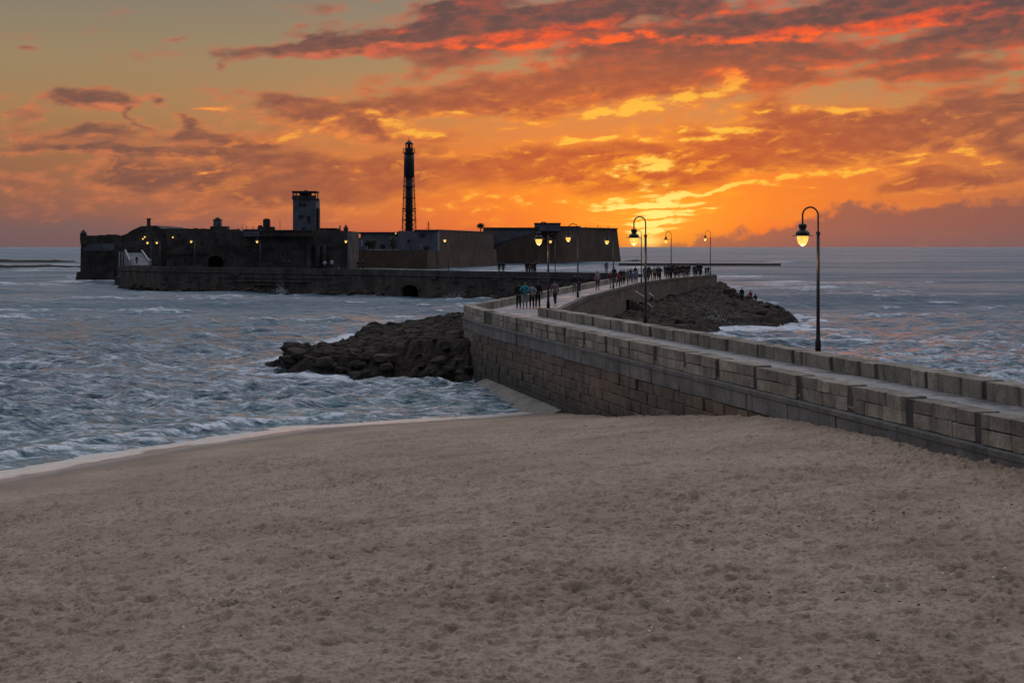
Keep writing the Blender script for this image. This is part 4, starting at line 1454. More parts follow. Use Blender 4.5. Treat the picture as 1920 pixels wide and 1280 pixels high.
for a0 in np.linspace(0, 2 * PI, 9)[:-1] + .39:
    for i in range(12):
        y0, y1 = 331 + i * 8.6, 331 + (i + 1) * 8.6
        for s_ in (1, -1):
            aa, ab = (a0, a0 + PI / 4) if s_ > 0 else (a0 + PI / 4, a0)
            sp.tube([(rad_at(y0) * .86 * math.cos(aa), rad_at(y0) * .86 * math.sin(aa), zz(y0)), (rad_at(y1) * .86 * math.cos(ab), rad_at(y1) * .86 * math.sin(ab), zz(y1))], .045, 4)
bo = sp.build('cross_bracing', M['towermetal'], lh, local=True)
bo['kind'] = 'stuff'

kh = fort('keeper_house', 'grey flat roofed keeper house at the foot of the lighthouse', 'house', 790, 468, 515)
box_px(746, 821, 433, 470, 515, 12, 'wall', M['white'], kh)
box_px(776, 822, 430.5, 433.2, 514.6, 12.8, 'roof', M['roof'], kh)
box_px(788, 797, 437.5, 445, 514.9, .4, 'window', M['hole'], kh)
box_px(764, 768, 449, 456, 514.9, .4, 'window', M['hole'], kh)
box_px(744, 790, 456, 468, 508, 5, 'porch', M['white'], kh)
mast = empty('signal_mast', at(803.5, 433, 516), 0, 'small bare signal mast on the keeper house roof', 'mast')
MB().tube([(0, 0, 0), (0, 0, 3.1)], .12, 6).build('pole', M['iron'], mast, local=True)
for z, w in ((1.0, .8), (1.9, .6), (2.5, .35)):
    MB().tube([(-w, 0, z - .2), (0, 0, z), (w * .8, 0, z - .1)], .09, 5).build('yard', M['iron'], mast, local=True)
lb = fort('low_building', 'long low grey building with an arched doorway left of the lighthouse', 'building', 720, 466, 522)
box_px(676, 746, 438, 468, 522, 10, 'wall', M['pale'], lb)
box_px(672, 747, 435, 438.3, 521.6, 10.8, 'roof', M['roof'], lb)
MB().lathe((at(716.5, 465, 521).x, 521.9, at(716.5, 465, 521).z), [(.8, 0), (.8, .9), (.5, 1.25), (.1, 1.35)], 10).build('doorway', M['hole'], lb)
box_px(686, 694, 458, 466, 521.8, .3, 'window', M['hole'], lb)
wb = fort('white_shed', 'bright white shed wall right of the far street lamp', 'shed', 667, 468, 500)
box_px(657, 677, 447, 469, 500, 6, 'wall', M['white'], wb)
box_px(650, 657.5, 456, 469, 500.3, 5, 'side_wall', M['white'], wb)
box_px(677, 688, 461, 469, 500.6, 4, 'annex', M['white'], wb)
box_px(656, 678, 445.8, 447.3, 499.7, 6.6, 'roof', M['roof'], wb)

bank = fort('fort_embankment', 'brown walled embankment below the lighthouse', 'wall', 780, 500, 545)
MB().prism([(at(640, HOR, 520).x, 530), (at(800, HOR, 545).x, 548), (at(930, HOR, 640).x, 650), (at(930, HOR, 680).x, 690), (at(640, HOR, 560).x, 570)], -1, 6.6, 0.8).build('wall', M['fortwarm'], bank)
ram = fort('fort_rampart', 'long brown rampart right of the keeper house', 'wall', 870, 470, 600)
MB().prism([(at(820, HOR, 560).x, 560), (at(926, HOR, 660).x, 660), (at(926, HOR, 720).x, 720), (at(820, HOR, 600).x, 610)], -1, 13.4).build('wall', M['fortwarm'], ram)
MB().prism([(at(819.6, HOR, 559).x, 559.4), (at(926.5, HOR, 659).x, 659.4), (at(926, HOR, 665).x, 666), (at(819.6, HOR, 565).x, 566)], 13.38, 13.75).build('coping', M['roof'], ram)
rb = fort('fort_bastion', 'big plain brown bastion at the right end of the fort', 'fort', 1100, 490, 800)
a_, b_ = at(905, HOR, 720), at(1157, HOR, 820)
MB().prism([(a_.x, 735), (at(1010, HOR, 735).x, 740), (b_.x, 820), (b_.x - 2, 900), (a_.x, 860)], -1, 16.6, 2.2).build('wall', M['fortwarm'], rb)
MB().prism([(at(1003, HOR, 739).x, 738), (b_.x + .4, 819), (b_.x - 1, 824), (at(1003, HOR, 744).x, 745)], 16.58, 17.2).build('coping', M['fort'], rb)
pw = fort('ramp_wall', 'pale sloping ramp wall against the right bastion', 'ramp', 945, 468, 700)
P = at(888, HOR, 700)
prof = [((px - 888) / F * 700, CAMZ - (py - HOR) / F * 700) for px, py in ((888, 467), (923, 453), (923, 430), (1003, 428.5), (1003, 434), (924, 467))]
MB().slab((P.x, 700), (P.x + 50, 700), prof, 8).build('wall', M['pale'], pw)
prof = [((px - 888) / F * 698, CAMZ - (py - HOR) / F * 698) for px, py in ((890, 466.5), (932, 452), (986, 437.5), (986, 440), (934, 455), (924, 466.5))]
MB().slab((P.x, 698.4), (P.x + 50, 698.4), prof, 1.2).build('ramp_parapet', M['white'], pw)
box_px(922, 1003, 428, 430, 699.5, 8.5, 'coping', M['roof'], pw)
rt = fort('rooftop_building', 'two stepped pale blocks on top of the right bastion', 'building', 1040, 430, 740)
box_px(1003, 1051, 419, 433, 740, 20, 'wall', M['pale'], rt)
box_px(1051, 1088, 425, 433, 742, 16, 'wing', M['pale'], rt)
box_px(1002, 1052, 417.8, 419.2, 739.6, 20.8, 'roof', M['roof'], rt)
box_px(1051, 1089, 424, 425.2, 741.6, 16.6, 'wing_roof', M['roof'], rt)
for px, h_ in ((1098, 5), (1121, 7), (1126, 3), (1140, 5), (1108, 3)):
    pst = empty('roof_post', at(px, 430.0, 805), 0, {1098: 'short post left of all others on the right bastion', 1121: 'tallest thin post on the right bastion', 1126: 'stub beside the tallest post on the right bastion', 1140: 'thin post nearest the right end of the right bastion', 1108: 'stub second from left on the right bastion'}[px], 'post')
    MB().tube([(0, 0, -.8), (0, 0, h_ * .27)], .12, 5).build('shaft', M['iron'], pst, local=True)
    MB().box((0, 0, h_ * .27), (.5, .5, .25)).build('head', M['iron'], pst, local=True)

# ramp up to the gatehouse
rp = fort('entrance_ramp', 'pale paved ramp with balustrades climbing to the fort gate', 'ramp', 255, 498, 315)
A, B, C_, D_ = at(245, 497, 312), at(282, 497, 312), at(266, 474.5, 330), at(235, 473.5, 330)
MB().poly([A, B, C_, D_] + [(p.x, p.y, -1) for p in (A, B, C_, D_)], [(0, 1, 2, 3), (0, 4, 5, 1), (1, 5, 6, 2), (2, 6, 7, 3), (3, 7, 4, 0)]).build('paving', M['white'], rp)
for P_, Q_ in ((A, D_), (B, C_)):
    o = Vector((0, 0, .55))
    MB().tube([P_ + o, Q_ + o], .16, 6).build('hand_rail', M['balus'], rp)
    for q in np.linspace(0, 1, 7):
        e_ = P_ + (Q_ - P_) * q
        MB().tube([e_, e_ + o], .12, 5).build('baluster', M['balus'], rp)
    MB().lathe(P_, [(.22, 0), (.22, .9), (.3, .95), (.12, 1.25)], 8).build('end_post', M['balus'], rp)
MB().prism([(at(221, HOR, 318).x, 318), (at(246, HOR, 312).x, 312), (at(246, HOR, 330).x, 330), (at(221, HOR, 330).x, 330)], -1, 3.7).build('side_wall', M['fort'], rp)
for px in (224, 229, 234):
    MB().tube([at(px, 498, 317), at(px, 472, 317)], .14, 5).build('rail_post', M['balus'], rp)
hut = fort('rock_landing', 'low broken stone landing at the foot of the ramp', 'landing', 232, 530, 308)
for x0, x1, y0, y1, Y in ((215, 250, 519, 548, 310), (207, 222, 534, 548, 309), (226, 236, 507, 520, 309)):
    box_px(x0, x1, y0, y1, Y, 5, 'stone', M['wallgrey'], hut)

# ------------------------------------------------------------------ plants of the fort
def leafy(t, c, r, n, seed, leaf=.35, mat=None):
    q = random.Random(seed)
    mb = MB()
    for _ in range(n):
        d = Vector((q.gauss(0, 1), q.gauss(0, 1), q.gauss(0, 1))).normalized() * (q.random() ** .4)
        p = Vector(c) + Vector((d.x * r[0], d.y * r[1], d.z * r[2]))
        u = Vector((q.gauss(0, 1), q.gauss(0, 1), q.gauss(0, 1))).normalized() * leaf
        v = u.orthogonal().normalized() * leaf * .6
        mb.poly([p - u, p + v, p + u, p - v], [(0, 1, 2, 3)])
    o = mb.build('crown', mat or M['leaf'], t, local=True)
    return o


for px, py, w, h_, lab in ((737, 467, 17, 24, 'tall round dark tree left of the lighthouse'), (699, 467, 14, 20, 'dark round tree by the long low building'), (690, 463, 12, 12, 'dark bush next to the white shed'), (800, 468, 10, 8, 'low bush in front of the keeper house')):
    t = empty('round_tree', at(px, py, 505), 0, lab, 'tree')
    k_ = 505 / F
    leafy(t, (0, 0, h_ * k_ * .55), (w * k_ / 2, w * k_ / 2, h_ * k_ / 2), 260, px)
    MB().tube([(0, 0, -1), (0, 0, h_ * k_ * .5)], [.22, .12], 6).build('trunk', M['trunk'], t, local=True)
pt = empty('palm_tree', at(901, 433, 640), 0, 'small palm with spiky crown above the rampart', 'palm')
MB().tube([(0, 0, -.6), (.05, 0, 1.0), (0, 0, 1.9)], [.22, .2, .24], 7).build('trunk', M['trunk'], pt, local=True)
leafy(pt, (0, 0, 2.0), (1.5, 1.5, 1.1), 70, 5, .5)
q = random.Random(3)
for k in range(16):
    a, e_ = k * 2.4, q.uniform(.0, 1.4)
    L_ = q.uniform(1.7, 2.5)
    pts_ = []
    for s_ in np.linspace(0, 1, 5):
        rr_ = L_ * s_ * math.cos(e_)
        pts_.append((rr_ * math.cos(a), rr_ * math.sin(a), 1.9 + L_ * s_ * math.sin(e_) - .8 * s_ * s_))
    MB().tube(pts_, [.06, .16, .2, .15, .03], 4).build('frond', M['leaf'], pt, local=True)

# ------------------------------------------------------------------ street lamps
def lamp_meshes(H, arm, mats):
    """one lamp: foot at the origin, lantern hanging towards -x; H = top of the arch"""
    r = arm / 2
    zc = H - r                                     # springing of the arch
    zl = zc - 0.30                                 # lantern top
    out = {}
    out['post'] = MB().lathe((0, 0, 0), [(.10, 0), (.10, .35), (.075, .42), (.062, 1.0), (.055, zc - .62)], 10).mesh('post', M['iron'], True)
    out['collar'] = MB().lathe((0, 0, zc - .66), [(.062, 0), (.075, .02), (.075, .09), (.05, .12)], 10).mesh('collar', M['iron'], True)
    arc = [(0, 0, zc - .58), (0, 0, zc)] + [(-r + r * math.cos(a), 0, zc + r * math.sin(a)) for a in np.linspace(0.15, PI - .15, 12)] + [(-arm, 0, zc), (-arm, 0, zl - .02)]
    out['arm'] = MB().tube(arc, .03, 8).mesh('arm', M['iron'], True)
    c = (-arm, 0, zl)
    out['lamp_hood'] = MB().lathe(c, [(.03, .03), (.13, .0), (.145, -.05), (.12, -.13), (.105, -.18), (.13, -.20), (.20, -.235), (.232, -.29), (.235, -.37)], 14).mesh('lamp_hood', M['iron'], True)
    out['lamp_brim'] = MB().lathe(c, [(.22, -.355), (.36, -.385), (.36, -.40), (.20, -.39)], 18).mesh('lamp_brim', M['iron'])
    out['globe'] = MB().lathe(c, [(.195, -.392), (.195, -.46), (.175, -.56), (.135, -.65), (.08, -.71), (.02, -.735)], 14).mesh('globe', mats, True)
    return out, (c[0], c[1], c[2] - .82)


def lamp(px, base, H, rz, label, energy, group, far_=False, arm=.56):
    t = empty('street_lamp', base, rz, label, 'street lamp', group)
    ms, bulb = lamp_meshes(H, arm, M['glowfar'] if far_ else M['glow'])
    hood = None
    for k, me in ms.items():
        o = add_obj(k, me, hood if k in ('lamp_brim', 'globe') else t)
        if k == 'lamp_hood': hood = o
    if energy:
        ld = bpy.data.lights.new('bulb', 'POINT')
        ld.energy = energy
        ld.color = (1.0, .62, .22)
        ld.shadow_soft_size = .12
        lo = bpy.data.objects.new('bulb', ld)
        COL.objects.link(lo)
        lo.parent = t
        lo.location = bulb
    return t


rz1 = math.atan2(n1v.y, n1v.x)
G1 = 'street lamps along the causeway'
lineR = lambda Y, o: Vector((R0.x - (Y - R0.y) * .2133 + o * n1v.x, Y, 0))


def on_line(px, A, B):
    """where the sight line of a photo column crosses the plan line A-B"""
    m = (px - 960) / F
    d = B - A
    s_ = (m * A.y - A.x) / (d.x - m * d.y)
    return A + d * s_


def lampR(px, top, label, off=-.38, e=10):
    A, B = R0 + n1v * off, R1 + n1v * off
    p = on_line(px, A, B)
    H = CAMZ + (HOR - top) * p.y / F - 4.06
    return lamp(px, (p.x, p.y, 4.06), H, rz1, label, e, G1)


lampR(1534, 388.5, 'black hooked street lamp nearest on the right with the biggest glowing lantern', -.12, 26)
lampR(1210.5, 406.5, 'black hooked street lamp in the middle standing before the glow of the sun', -.12, 26)
lampR(1028, 416.5, 'black hooked street lamp at the bend of the parapet beside four walkers', -.38, 26)


def lampD(px, base_y, top, label, rz=.15, arm=.56, z=DECK, e=18):
    Y = (CAMZ - z) * F / (base_y - HOR)
    H = CAMZ + (HOR - top) * Y / F - z
    return lamp(px, ((px - 960) / F * Y, Y, z), H, rz, label, e, G1, arm=arm)


lampD(1083.5, 557.5, 419.5, 'hooked street lamp on the far walkway between the bend lamp and the bastion edge', arm=.78)
lampD(1150, 541.5, 431.5, 'hooked street lamp on the far walkway in front of the right bastion', arm=.62)
lampD(1202.5, 529, 433, 'thin hooked street lamp half hidden behind the middle lamp', arm=.62)
lampD(1258.5, 521.5, 434.5, 'small hooked street lamp over the crowd right of the sun', arm=.7)
lampD(1332, 516.2, 432.5, 'small hooked street lamp at the right end of the crowded corner', arm=.75)


def lamp3(px, top, seg, label, lx, off=1.2, e=8):
    A, B = S3N[seg], S3N[seg + 1]
    d = (B - A).normalized()
    n = Vector((d.y, -d.x))                       # away from the camera side
    p = on_line(px, A + n * off, B + n * off)
    H = CAMZ + (HOR - top) * p.y / F - DECK
    arm = abs(px - lx) * p.y / F
    return lamp(px, (p.x, p.y, DECK), H, 0.0, label, e, G1, True, arm=min(arm, .75))


lamp3(1041, 437.5, 1, 'thin far street lamp seen right of the lamp at the bend', 1032)
lamp3(840.5, 437.5, 2, 'far street lamp alone below the rampart right of the lighthouse', 834)
lamp3(655, 440, 3, 'far street lamp beside the white shed', 648.5)
lamp3(488, 441, 3, 'far street lamp below the dark square turret', 482)
lamp3(365, 441, 3, 'far street lamp left of the arched gateway', 358.5)
lamp3(300, 443.5, 3, 'far street lamp right of the entrance ramp', 294)
lamp3(283, 443.5, 3, 'far street lamp at the foot of the entrance ramp', 276.5)


def walllamp(px, py, Y, label, r=.16):
    t = empty('wall_lamp', at(px, py, Y), 0, label, 'wall lamp', 'lamps fixed to the fort walls')
    MB().lathe((0, 0, 0), [(r * .5, -r), (r, -r * .4), (r, r * .3), (r * .5, r)], 10).build('globe', M['glowfar'], t, True, local=True)
    MB().lathe((0, 0, r), [(r * 1.1, 0), (r * .8, .1), (r * .2, .16)], 10).build('lamp_hood', M['iron'], t, local=True)
    MB().tube([(0, 0, r), (0, 0, r + .3), (0, .9, r + .3)], .04, 5).build('bracket', M['iron'], t, local=True)


walllamp(271.5, 444.5, 336, 'upper of two lit wall lamps on the gatehouse front')
walllamp(268, 448, 336, 'lower of two lit wall lamps on the gatehouse front')
walllamp(324, 445, 335, 'lit wall lamp on the curtain wall right of the gatehouse')
walllamp(742, 437.8, 514, 'tiny lit wall lamp under the roof left of the lighthouse', .2)

# ------------------------------------------------------------------ people
BONES = {}


def body_mesh(pose, fem=False):
    """one continuous skinned body; returns vertices, faces and a body region per vertex. Faces +y."""
    J, E = [], []

    def j(name, p, r, parent=None, region=None):
        J.append((name, Vector(p), r if isinstance(r, tuple) else (r, r), region))
        if parent is not None:
            E.append(([q[0] for q in J].index(parent), len(J) - 1))
    sit = pose.startswith('sit')
    zp = .46 if sit else .95
    lean = .10 if sit else (.03 if pose == 'walk' else 0)
    sh = .155 if fem else .175
    hp = .095 if fem else .088
    dz = zp - .95
    j('pelvis', (0, 0, zp), (.15, .11), None, 'hip')
    j('belly', (0, lean * .3, 1.10 + dz), (.13 if fem else .14, .10), 'pelvis', 'torso')
    j('chest', (0, lean * .6, 1.29 + dz), (.155 if fem else .17, .115), 'belly', 'torso')
    j('upper', (0, lean, 1.42 + dz), (.11, .085), 'chest', 'torso')
    j('neck', (0, lean + .01, 1.50 + dz), .052, 'upper', 'neck')
    j('jaw', (0, lean + .035, 1.565 + dz), (.066, .075), 'neck', 'head')
    j('skull', (0, lean + .02, 1.65 + dz), (.078, .094), 'jaw', 'head')
    j('crown', (0, lean + .01, 1.72 + dz), (.05, .06), 'skull', 'head')
    j('nose', (0, lean + .125, 1.615 + dz), .016, 'skull', 'head')
    arms = {
        'stand': ((.06, 0, -.28), (.02, .06, -.24)), 'hips': ((.15, -.10, -.22), (-.12, .14, -.08)), 'walk': ((.05, -.12, -.26), (.02, .10, -.22)),
        'raise': ((.12, .16, -.10), (-.06, .12, .20)), 'sit': ((.07, .08, -.26), (-.04, .22, -.06)), 'sit2': ((.06, .12, -.25), (-.06, .22, .02)), 'turn': ((.07, .05, -.27), (-.10, .19, .0)),
        'back': ((.06, -.08, -.26), (-.13, -.08, -.16)),
    }
    up, lo = arms[pose]
    for s_ in (1, -1):
        nm = 'r' if s_ > 0 else 'l'
        u, l = Vector(up), Vector(lo)
        if pose == 'walk' and s_ < 0:
            u, l = Vector((.05, .12, -.26)), Vector((.02, .14, -.20))
        if pose in ('raise', 'turn') and s_ < 0:
            u, l = Vector(arms['stand'][0]), Vector(arms['stand'][1])
        a = Vector((s_ * sh, lean, 1.405 + dz))
        b = a + Vector((u.x * s_, u.y, u.z))
        c = b + Vector((l.x * s_, l.y, l.z))
        dirv = (c - b).normalized()
        j('sh' + nm, a, .058, 'upper', 'uarm')
        j('el' + nm, b, .043, 'sh' + nm, 'uarm')
        j('wr' + nm, c, .031, 'el' + nm, 'farm')
        j('pa' + nm, c + dirv * .08, (.040, .026), 'wr' + nm, 'hand')
        j('fi' + nm, c + dirv * .17 + Vector((0, .01, 0)), (.026, .016), 'pa' + nm, 'hand')
        j('th' + nm, c + dirv * .10 + Vector((-s_ * .03, .045, 0)), .014, 'wr' + nm, 'hand')
        h = Vector((s_ * hp, 0, zp - .05))
        if sit:
            k = h + Vector((s_ * .05, .40, .08 if pose == 'sit2' else .02))
            an = k + Vector((0, .06, -.42 if pose == 'sit' else -.40))
        elif pose == 'walk':
            k = h + Vector((0, .16 * s_, -.40)); an = k + Vector((0, -.04 if s_ > 0 else -.22, -.40 if s_ > 0 else -.34))
        else:
            k = h + Vector((s_ * .012, .015, -.42)); an = Vector((s_ * (hp + .02), -.02, .085))
        j('hi' + nm, h, .092 if not fem else .098, 'pelvis', 'thigh')
        j('kn' + nm, k, .062, 'hi' + nm, 'thigh')
        j('cf' + nm, k.lerp(an, .35), .056, 'kn' + nm, 'shin')
        j('an' + nm, an, .04, 'cf' + nm, 'shin')
        j('to' + nm, an + Vector((s_ * .02, .14, -.05)), (.042, .03), 'an' + nm, 'foot')
    me = bpy.data.meshes.new('person')
    me.from_pydata([p for _, p, _, _ in J], E, [])
    o = bpy.data.objects.new('tmp', me)
    COL.objects.link(o)
    sk = o.modifiers.new('Skin', 'SKIN')
    sk.branch_smoothing = .3
    for i, (_, p, r, _) in enumerate(J):
        me.skin_vertices[0].data[i].radius = r
        me.skin_vertices[0].data[i].use_root = (i == 0)
    sb = o.modifiers.new('Sub', 'SUBSURF')
    sb.levels = 1
    dg = bpy.context.evaluated_depsgraph_get()
    ev = o.evaluated_get(dg)
    m2 = ev.to_mesh()
    V = [v.co.copy() for v in m2.vertices]
    N = [v.normal.copy() for v in m2.vertices]
    Fc = [tuple(p.vertices) for p in m2.polygons]
    ev.to_mesh_clear()
    bpy.data.objects.remove(o, do_unlink=True)
    reg = []
    for v in V:
        best = (9, None)
        for a, b in E:
            A_, B_ = J[a][1], J[b][1]
            d = B_ - A_
            t = max(0, min(1, (v - A_).dot(d) / max(d.length_squared, 1e-6)))
            dist = (v - (A_ + d * t)).length - (J[a][2][0] * (1 - t) + J[b][2][0] * t) * .6
            if dist < best[0]:
                best = (dist, J[b][3], t, J[b][0])
        reg.append(best)
    zmin = min(v.z for v in V)
    V = [v - Vector((0, 0, zmin)) if not sit else v - Vector((0, 0, .36)) for v in V]
    zs = zmin if not sit else .36
    jaw = [q[1] for q in J if q[0] == 'skull'][0] - Vector((0, 0, zs))
    return V, N, Fc, reg, jaw


def garment(src, want, infl, drop=0):
    V, N, Fc, reg, jaw = src
    sel = [i for i in range(len(V)) if want(V[i], reg[i], jaw)]
    S_ = set(sel)
    fs = [f for f in Fc if all(i in S_ for i in f)]
    used = sorted({i for f in fs for i in f})
    mp = {i: k for k, i in enumerate(used)}
    return [V[i] + N[i] * infl for i in used], [tuple(mp[i] for i in f) for f in fs]


def to_mesh(name, v, f, mat):
    me = bpy.data.meshes.new(name)
    me.from_pydata([tuple(p) for p in v], [], f)
    me.polygons.foreach_set('use_smooth', [True] * len(me.polygons))
    me.materials.append(mat)
    return me


CL = {}


def cloth(c):
    key = tuple(round(q, 4) for q in c)
    if key not in CL:
        CL[key] = plain('cloth', c, .9, 0, .3, 9.0)
    return CL[key]


SKINM = [plain('skin', (.32, .19, .13), .6, 0, .08), plain('skin', (.22, .12, .08), .6, 0, .08)]
COLS = {'black': (.010, .010, .012), 'dark': (.022, .020, .022), 'navy': (.014, .018, .035), 'teal': (.02, .24, .27), 'grey': (.17, .17, .18), 'lightgrey': (.28, .28, .30), 'white': (.52, .53, .56),
        'mauve': (.19, .115, .15), 'pink': (.40, .22, .26), 'maroon': (.12, .025, .04), 'red': (.30, .03, .03), 'blue': (.18, .22, .40), 'brown': (.07, .045, .03), 'beige': (.28, .23, .17), 'blonde': (.30, .20, .09)}
CACHE = {}


def person(base, pose, rz, h, top, bottom, hair, label, group, fem=False, shorts=False, sleeves=True):
    key = (pose, fem)
    if key not in CACHE:
        CACHE[key] = body_mesh(pose, fem)
    src = CACHE[key]
    k2 = key + (top, bottom, hair, shorts, sleeves)
    if k2 not in CACHE:
        arms_ = ('uarm', 'farm') if sleeves else ('uarm',)
        parts = []
        parts.append(('shirt', *garment(src, lambda v, r, jw: r[1] == 'torso' or r[1] == 'hip' and v.z > (1.0 if 'sit' not in pose else .15) or (r[1] in arms_ and not (r[1] == 'farm' and r[2] > .9)), .022), cloth(COLS[top])))
        parts.append(('trousers', *garment(src, lambda v, r, jw: r[1] in ('hip', 'thigh') or r[1] == 'torso' and v.z < 1.05 and 'sit' not in pose and False or (r[1] == 'shin' and not shorts and not (r[3].startswith('an') and r[2] > .9)), .016), cloth(COLS[bottom])))
        parts.append(('shoes', *garment(src, lambda v, r, jw: r[1] == 'foot' or (r[1] == 'shin' and r[3].startswith('an') and r[2] > .85), .010), cloth(COLS['dark'])))
        parts.append(('hair', *garment(src, lambda v, r, jw: r[1] == 'head' and r[3] != 'nose' and (v.z > jw.z + .035 or (v.y < jw.y - .005 and v.z > jw.z - (.16 if fem else .07))), .020), cloth(COLS[hair])))
        body = to_mesh('person', src[0], src[2], SKINM[len(CACHE) % 2])
        CACHE[k2] = (body, [(n, to_mesh(n, v, f, m)) for n, v, f, m in parts if f])
    body, parts = CACHE[k2]
    o = add_obj('person', body)
    o.location = base
    o.rotation_euler = (0, 0, rz)
    s_ = h / 1.76
    o.scale = (s_, s_, s_)
    tag(o, label, 'person', group)
    for n, me in parts:
        add_obj(n, me, o)
    return o


GW = 'people walking on the causeway'
GC = 'crowd watching the sunset on the corner'
GF = 'people on the far stretch below the fort'
GR = 'people out on the rocks'


def pd(px, py, pose, rz, h, top, bottom, hair, label, group=GW, z=DECK, **kw):
    Y = (CAMZ - z) * F / (py - HOR)
    return person(((px - 960) / F * Y, Y, z + .004), pose, rz, h, top, bottom, hair, label, group, **kw)


pd(972.5, 577.0, 'stand', .15, 1.72, 'black', 'black', 'dark', 'man in all black at the left of four walkers at the bend')
pd(984.5, 577.6, 'hips', -.1, 1.74, 'teal', 'lightgrey', 'blonde', 'person in a teal top and pale trousers at the bend')
pd(997.2, 577.6, 'hips', .1, 1.66, 'lightgrey', 'black', 'brown', 'person in a pale grey top and black trousers at the bend', fem=True)
pd(1008.3, 577.0, 'stand', -.2, 1.84, 'black', 'black', 'dark', 'tall man in a black jacket right of the pale grey top')
pd(1040.5, 570.5, 'walk', .2, 1.70, 'mauve', 'black', 'dark', 'walker in a mauve top and black trousers beside the bend lamp')
pd(1077.5, 549.5, 'stand', .1, 1.68, 'navy', 'grey', 'dark', 'person in navy and grey left of the second lamp')
pd(1086.0, 546.5, 'walk', .1, 1.62, 'dark', 'navy', 'dark', 'dark walker just right of the second lamp post')
pd(1120.5, 543.0, 'stand', .3, 1.80, 'pink', 'maroon', 'dark', 'person in a pale pink top and maroon shorts alone on the path', shorts=True, fem=True)
pd(1144.0, 540.5, 'walk', .4, 1.66, 'maroon', 'lightgrey', 'dark', 'person in maroon top and pale trousers left of the third lamp', GC)
pd(1151.5, 530.0, 'stand', 0, 1.80, 'black', 'dark', 'dark', 'tall dark figure behind the third lamp', GC)
pd(1159.5, 538.5, 'walk', -.4, 1.60, 'red', 'dark', 'brown', 'person in a dull red top in the strolling crowd', GC, fem=True)
pd(1164.0, 533.5, 'raise', .2, 1.70, 'black', 'black', 'dark', 'black figure with a raised arm in the strolling crowd', GC)
pd(1170.0, 532.0, 'stand', .6, 1.66, 'brown', 'black', 'dark', 'brown topped figure in the strolling crowd', GC)
pd(1176.5, 534.5, 'walk', .1, 1.72, 'grey', 'beige', 'dark', 'person in a grey top and beige shorts in the strolling crowd', GC, shorts=True)
pd(1182.5, 529.5, 'hips', -.2, 1.70, 'brown', 'dark', 'dark', 'figure in brown with hands on hips in the strolling crowd', GC)
pd(1187.5, 530.0, 'stand', .1, 1.35, 'blue', 'blue', 'dark', 'shorter of two people in pale blue', GC, fem=True)
pd(1193.5, 529.5, 'stand', .3, 1.52, 'blue', 'lightgrey', 'brown', 'taller of two people in pale blue', GC, fem=True)
pd(1191.5, 525.0, 'stand', .3, 1.72, 'dark', 'black', 'dark', 'dark figure behind the two people in pale blue', GC)
crowd = [(1213, 526.4, 'stand', 1.68, 'dark', 'brown', 0), (1220.5, 525.6, 'walk', 1.66, 'brown', 'dark', 1), (1225.5, 524.5, 'turn', 1.72, 'beige', 'dark', 0), (1231, 523.6, 'stand', 1.62, 'brown', 'navy', 1),
         (1238.5, 525.2, 'hips', 1.72, 'navy', 'black', 0), (1253, 522.6, 'raise', 1.74, 'black', 'black', 0), (1259, 521.8, 'stand', 1.80, 'dark', 'black', 0), (1264.5, 521.6, 'stand', 1.76, 'brown', 'black', 0),
         (1275, 520.2, 'stand', 1.70, 'black', 'navy', 1), (1281, 519.8, 'back', 1.80, 'dark', 'dark', 0), (1286, 519.4, 'turn', 1.68, 'black', 'brown', 1), (1292, 518.0, 'stand', 1.70, 'navy', 'dark', 0), (1299.5, 518.4, 'stand', 1.60, 'brown', 'black', 1),
         (1305.5, 518.2, 'back', 1.62, 'dark', 'black', 0), (1311.5, 517.8, 'stand', 1.86, 'black', 'black', 0), (1322.5, 517.0, 'stand', 1.30, 'dark', 'black', 1), (1328, 516.6, 'turn', 1.35, 'navy', 'black', 0),
         (1208, 523.2, 'stand', 1.70, 'dark', 'dark', 1), (1245.5, 518.4, 'stand', 1.66, 'brown', 'dark', 0), (1269.5, 516.8, 'stand', 1.7, 'dark', 'black', 0)]
CLAB = ['dark topped figure just right of the middle lamp post', 'brown topped walker second right of the middle lamp', 'beige topped figure turned sideways in the crowd', 'brown topped figure with navy trousers in the crowd',
        'navy topped figure with hands on hips standing in a gap of the crowd', 'black figure raising an arm below the small lamp over the crowd', 'tall dark figure below the small lamp over the crowd', 'brown topped figure just right of the small lamp over the crowd',
        'black topped figure with navy trousers in the right half of the crowd', 'tall dark figure with arms behind the back in the crowd', 'black topped figure turned sideways with brown trousers', 'navy topped figure in the right half of the crowd', 'brown topped short figure left of the tallest black figure',
        'dark figure with arms behind the back next to the tallest black figure', 'tallest black figure near the right end of the corner', 'small dark figure right of the tallest black figure', 'small navy figure by the last lamp at the corner',
        'dark figure behind the middle lamp lantern post', 'brown figure standing at the back of the crowd left of the small lamp', 'dark figure at the back of the crowd right of the small lamp']
q = random.Random(9)
extra = [(1217, 520.5, 'dark', 'dark figure at the back between middle lamp and gap'), (1234, 519.0, 'brown', 'brown figure at the back in front of the left gap'), (1256, 517.5, 'black', 'black figure at the back under the small lamp'), (1262, 516.5, 'navy', 'navy figure at the back right of the small lamp'),
         (1278, 516.2, 'black', 'black figure at the back left of the corner middle'), (1283.5, 515.8, 'dark', 'dark figure at the back of the corner middle'), (1289, 516.4, 'brown', 'brown figure at the back right of the corner middle'), (1308.5, 515.6, 'navy', 'navy figure at the back left of the tallest black figure'), (1315, 515.4, 'dark', 'dark figure at the back right of the tallest black figure')]
for px, py, a, lab in extra:
    pd(px, py, q.choice(['stand', 'turn', 'hips', 'back', 'walk']), q.uniform(-1.4, 1.4), q.uniform(1.55, 1.85), a, 'black', 'dark', lab, GC)
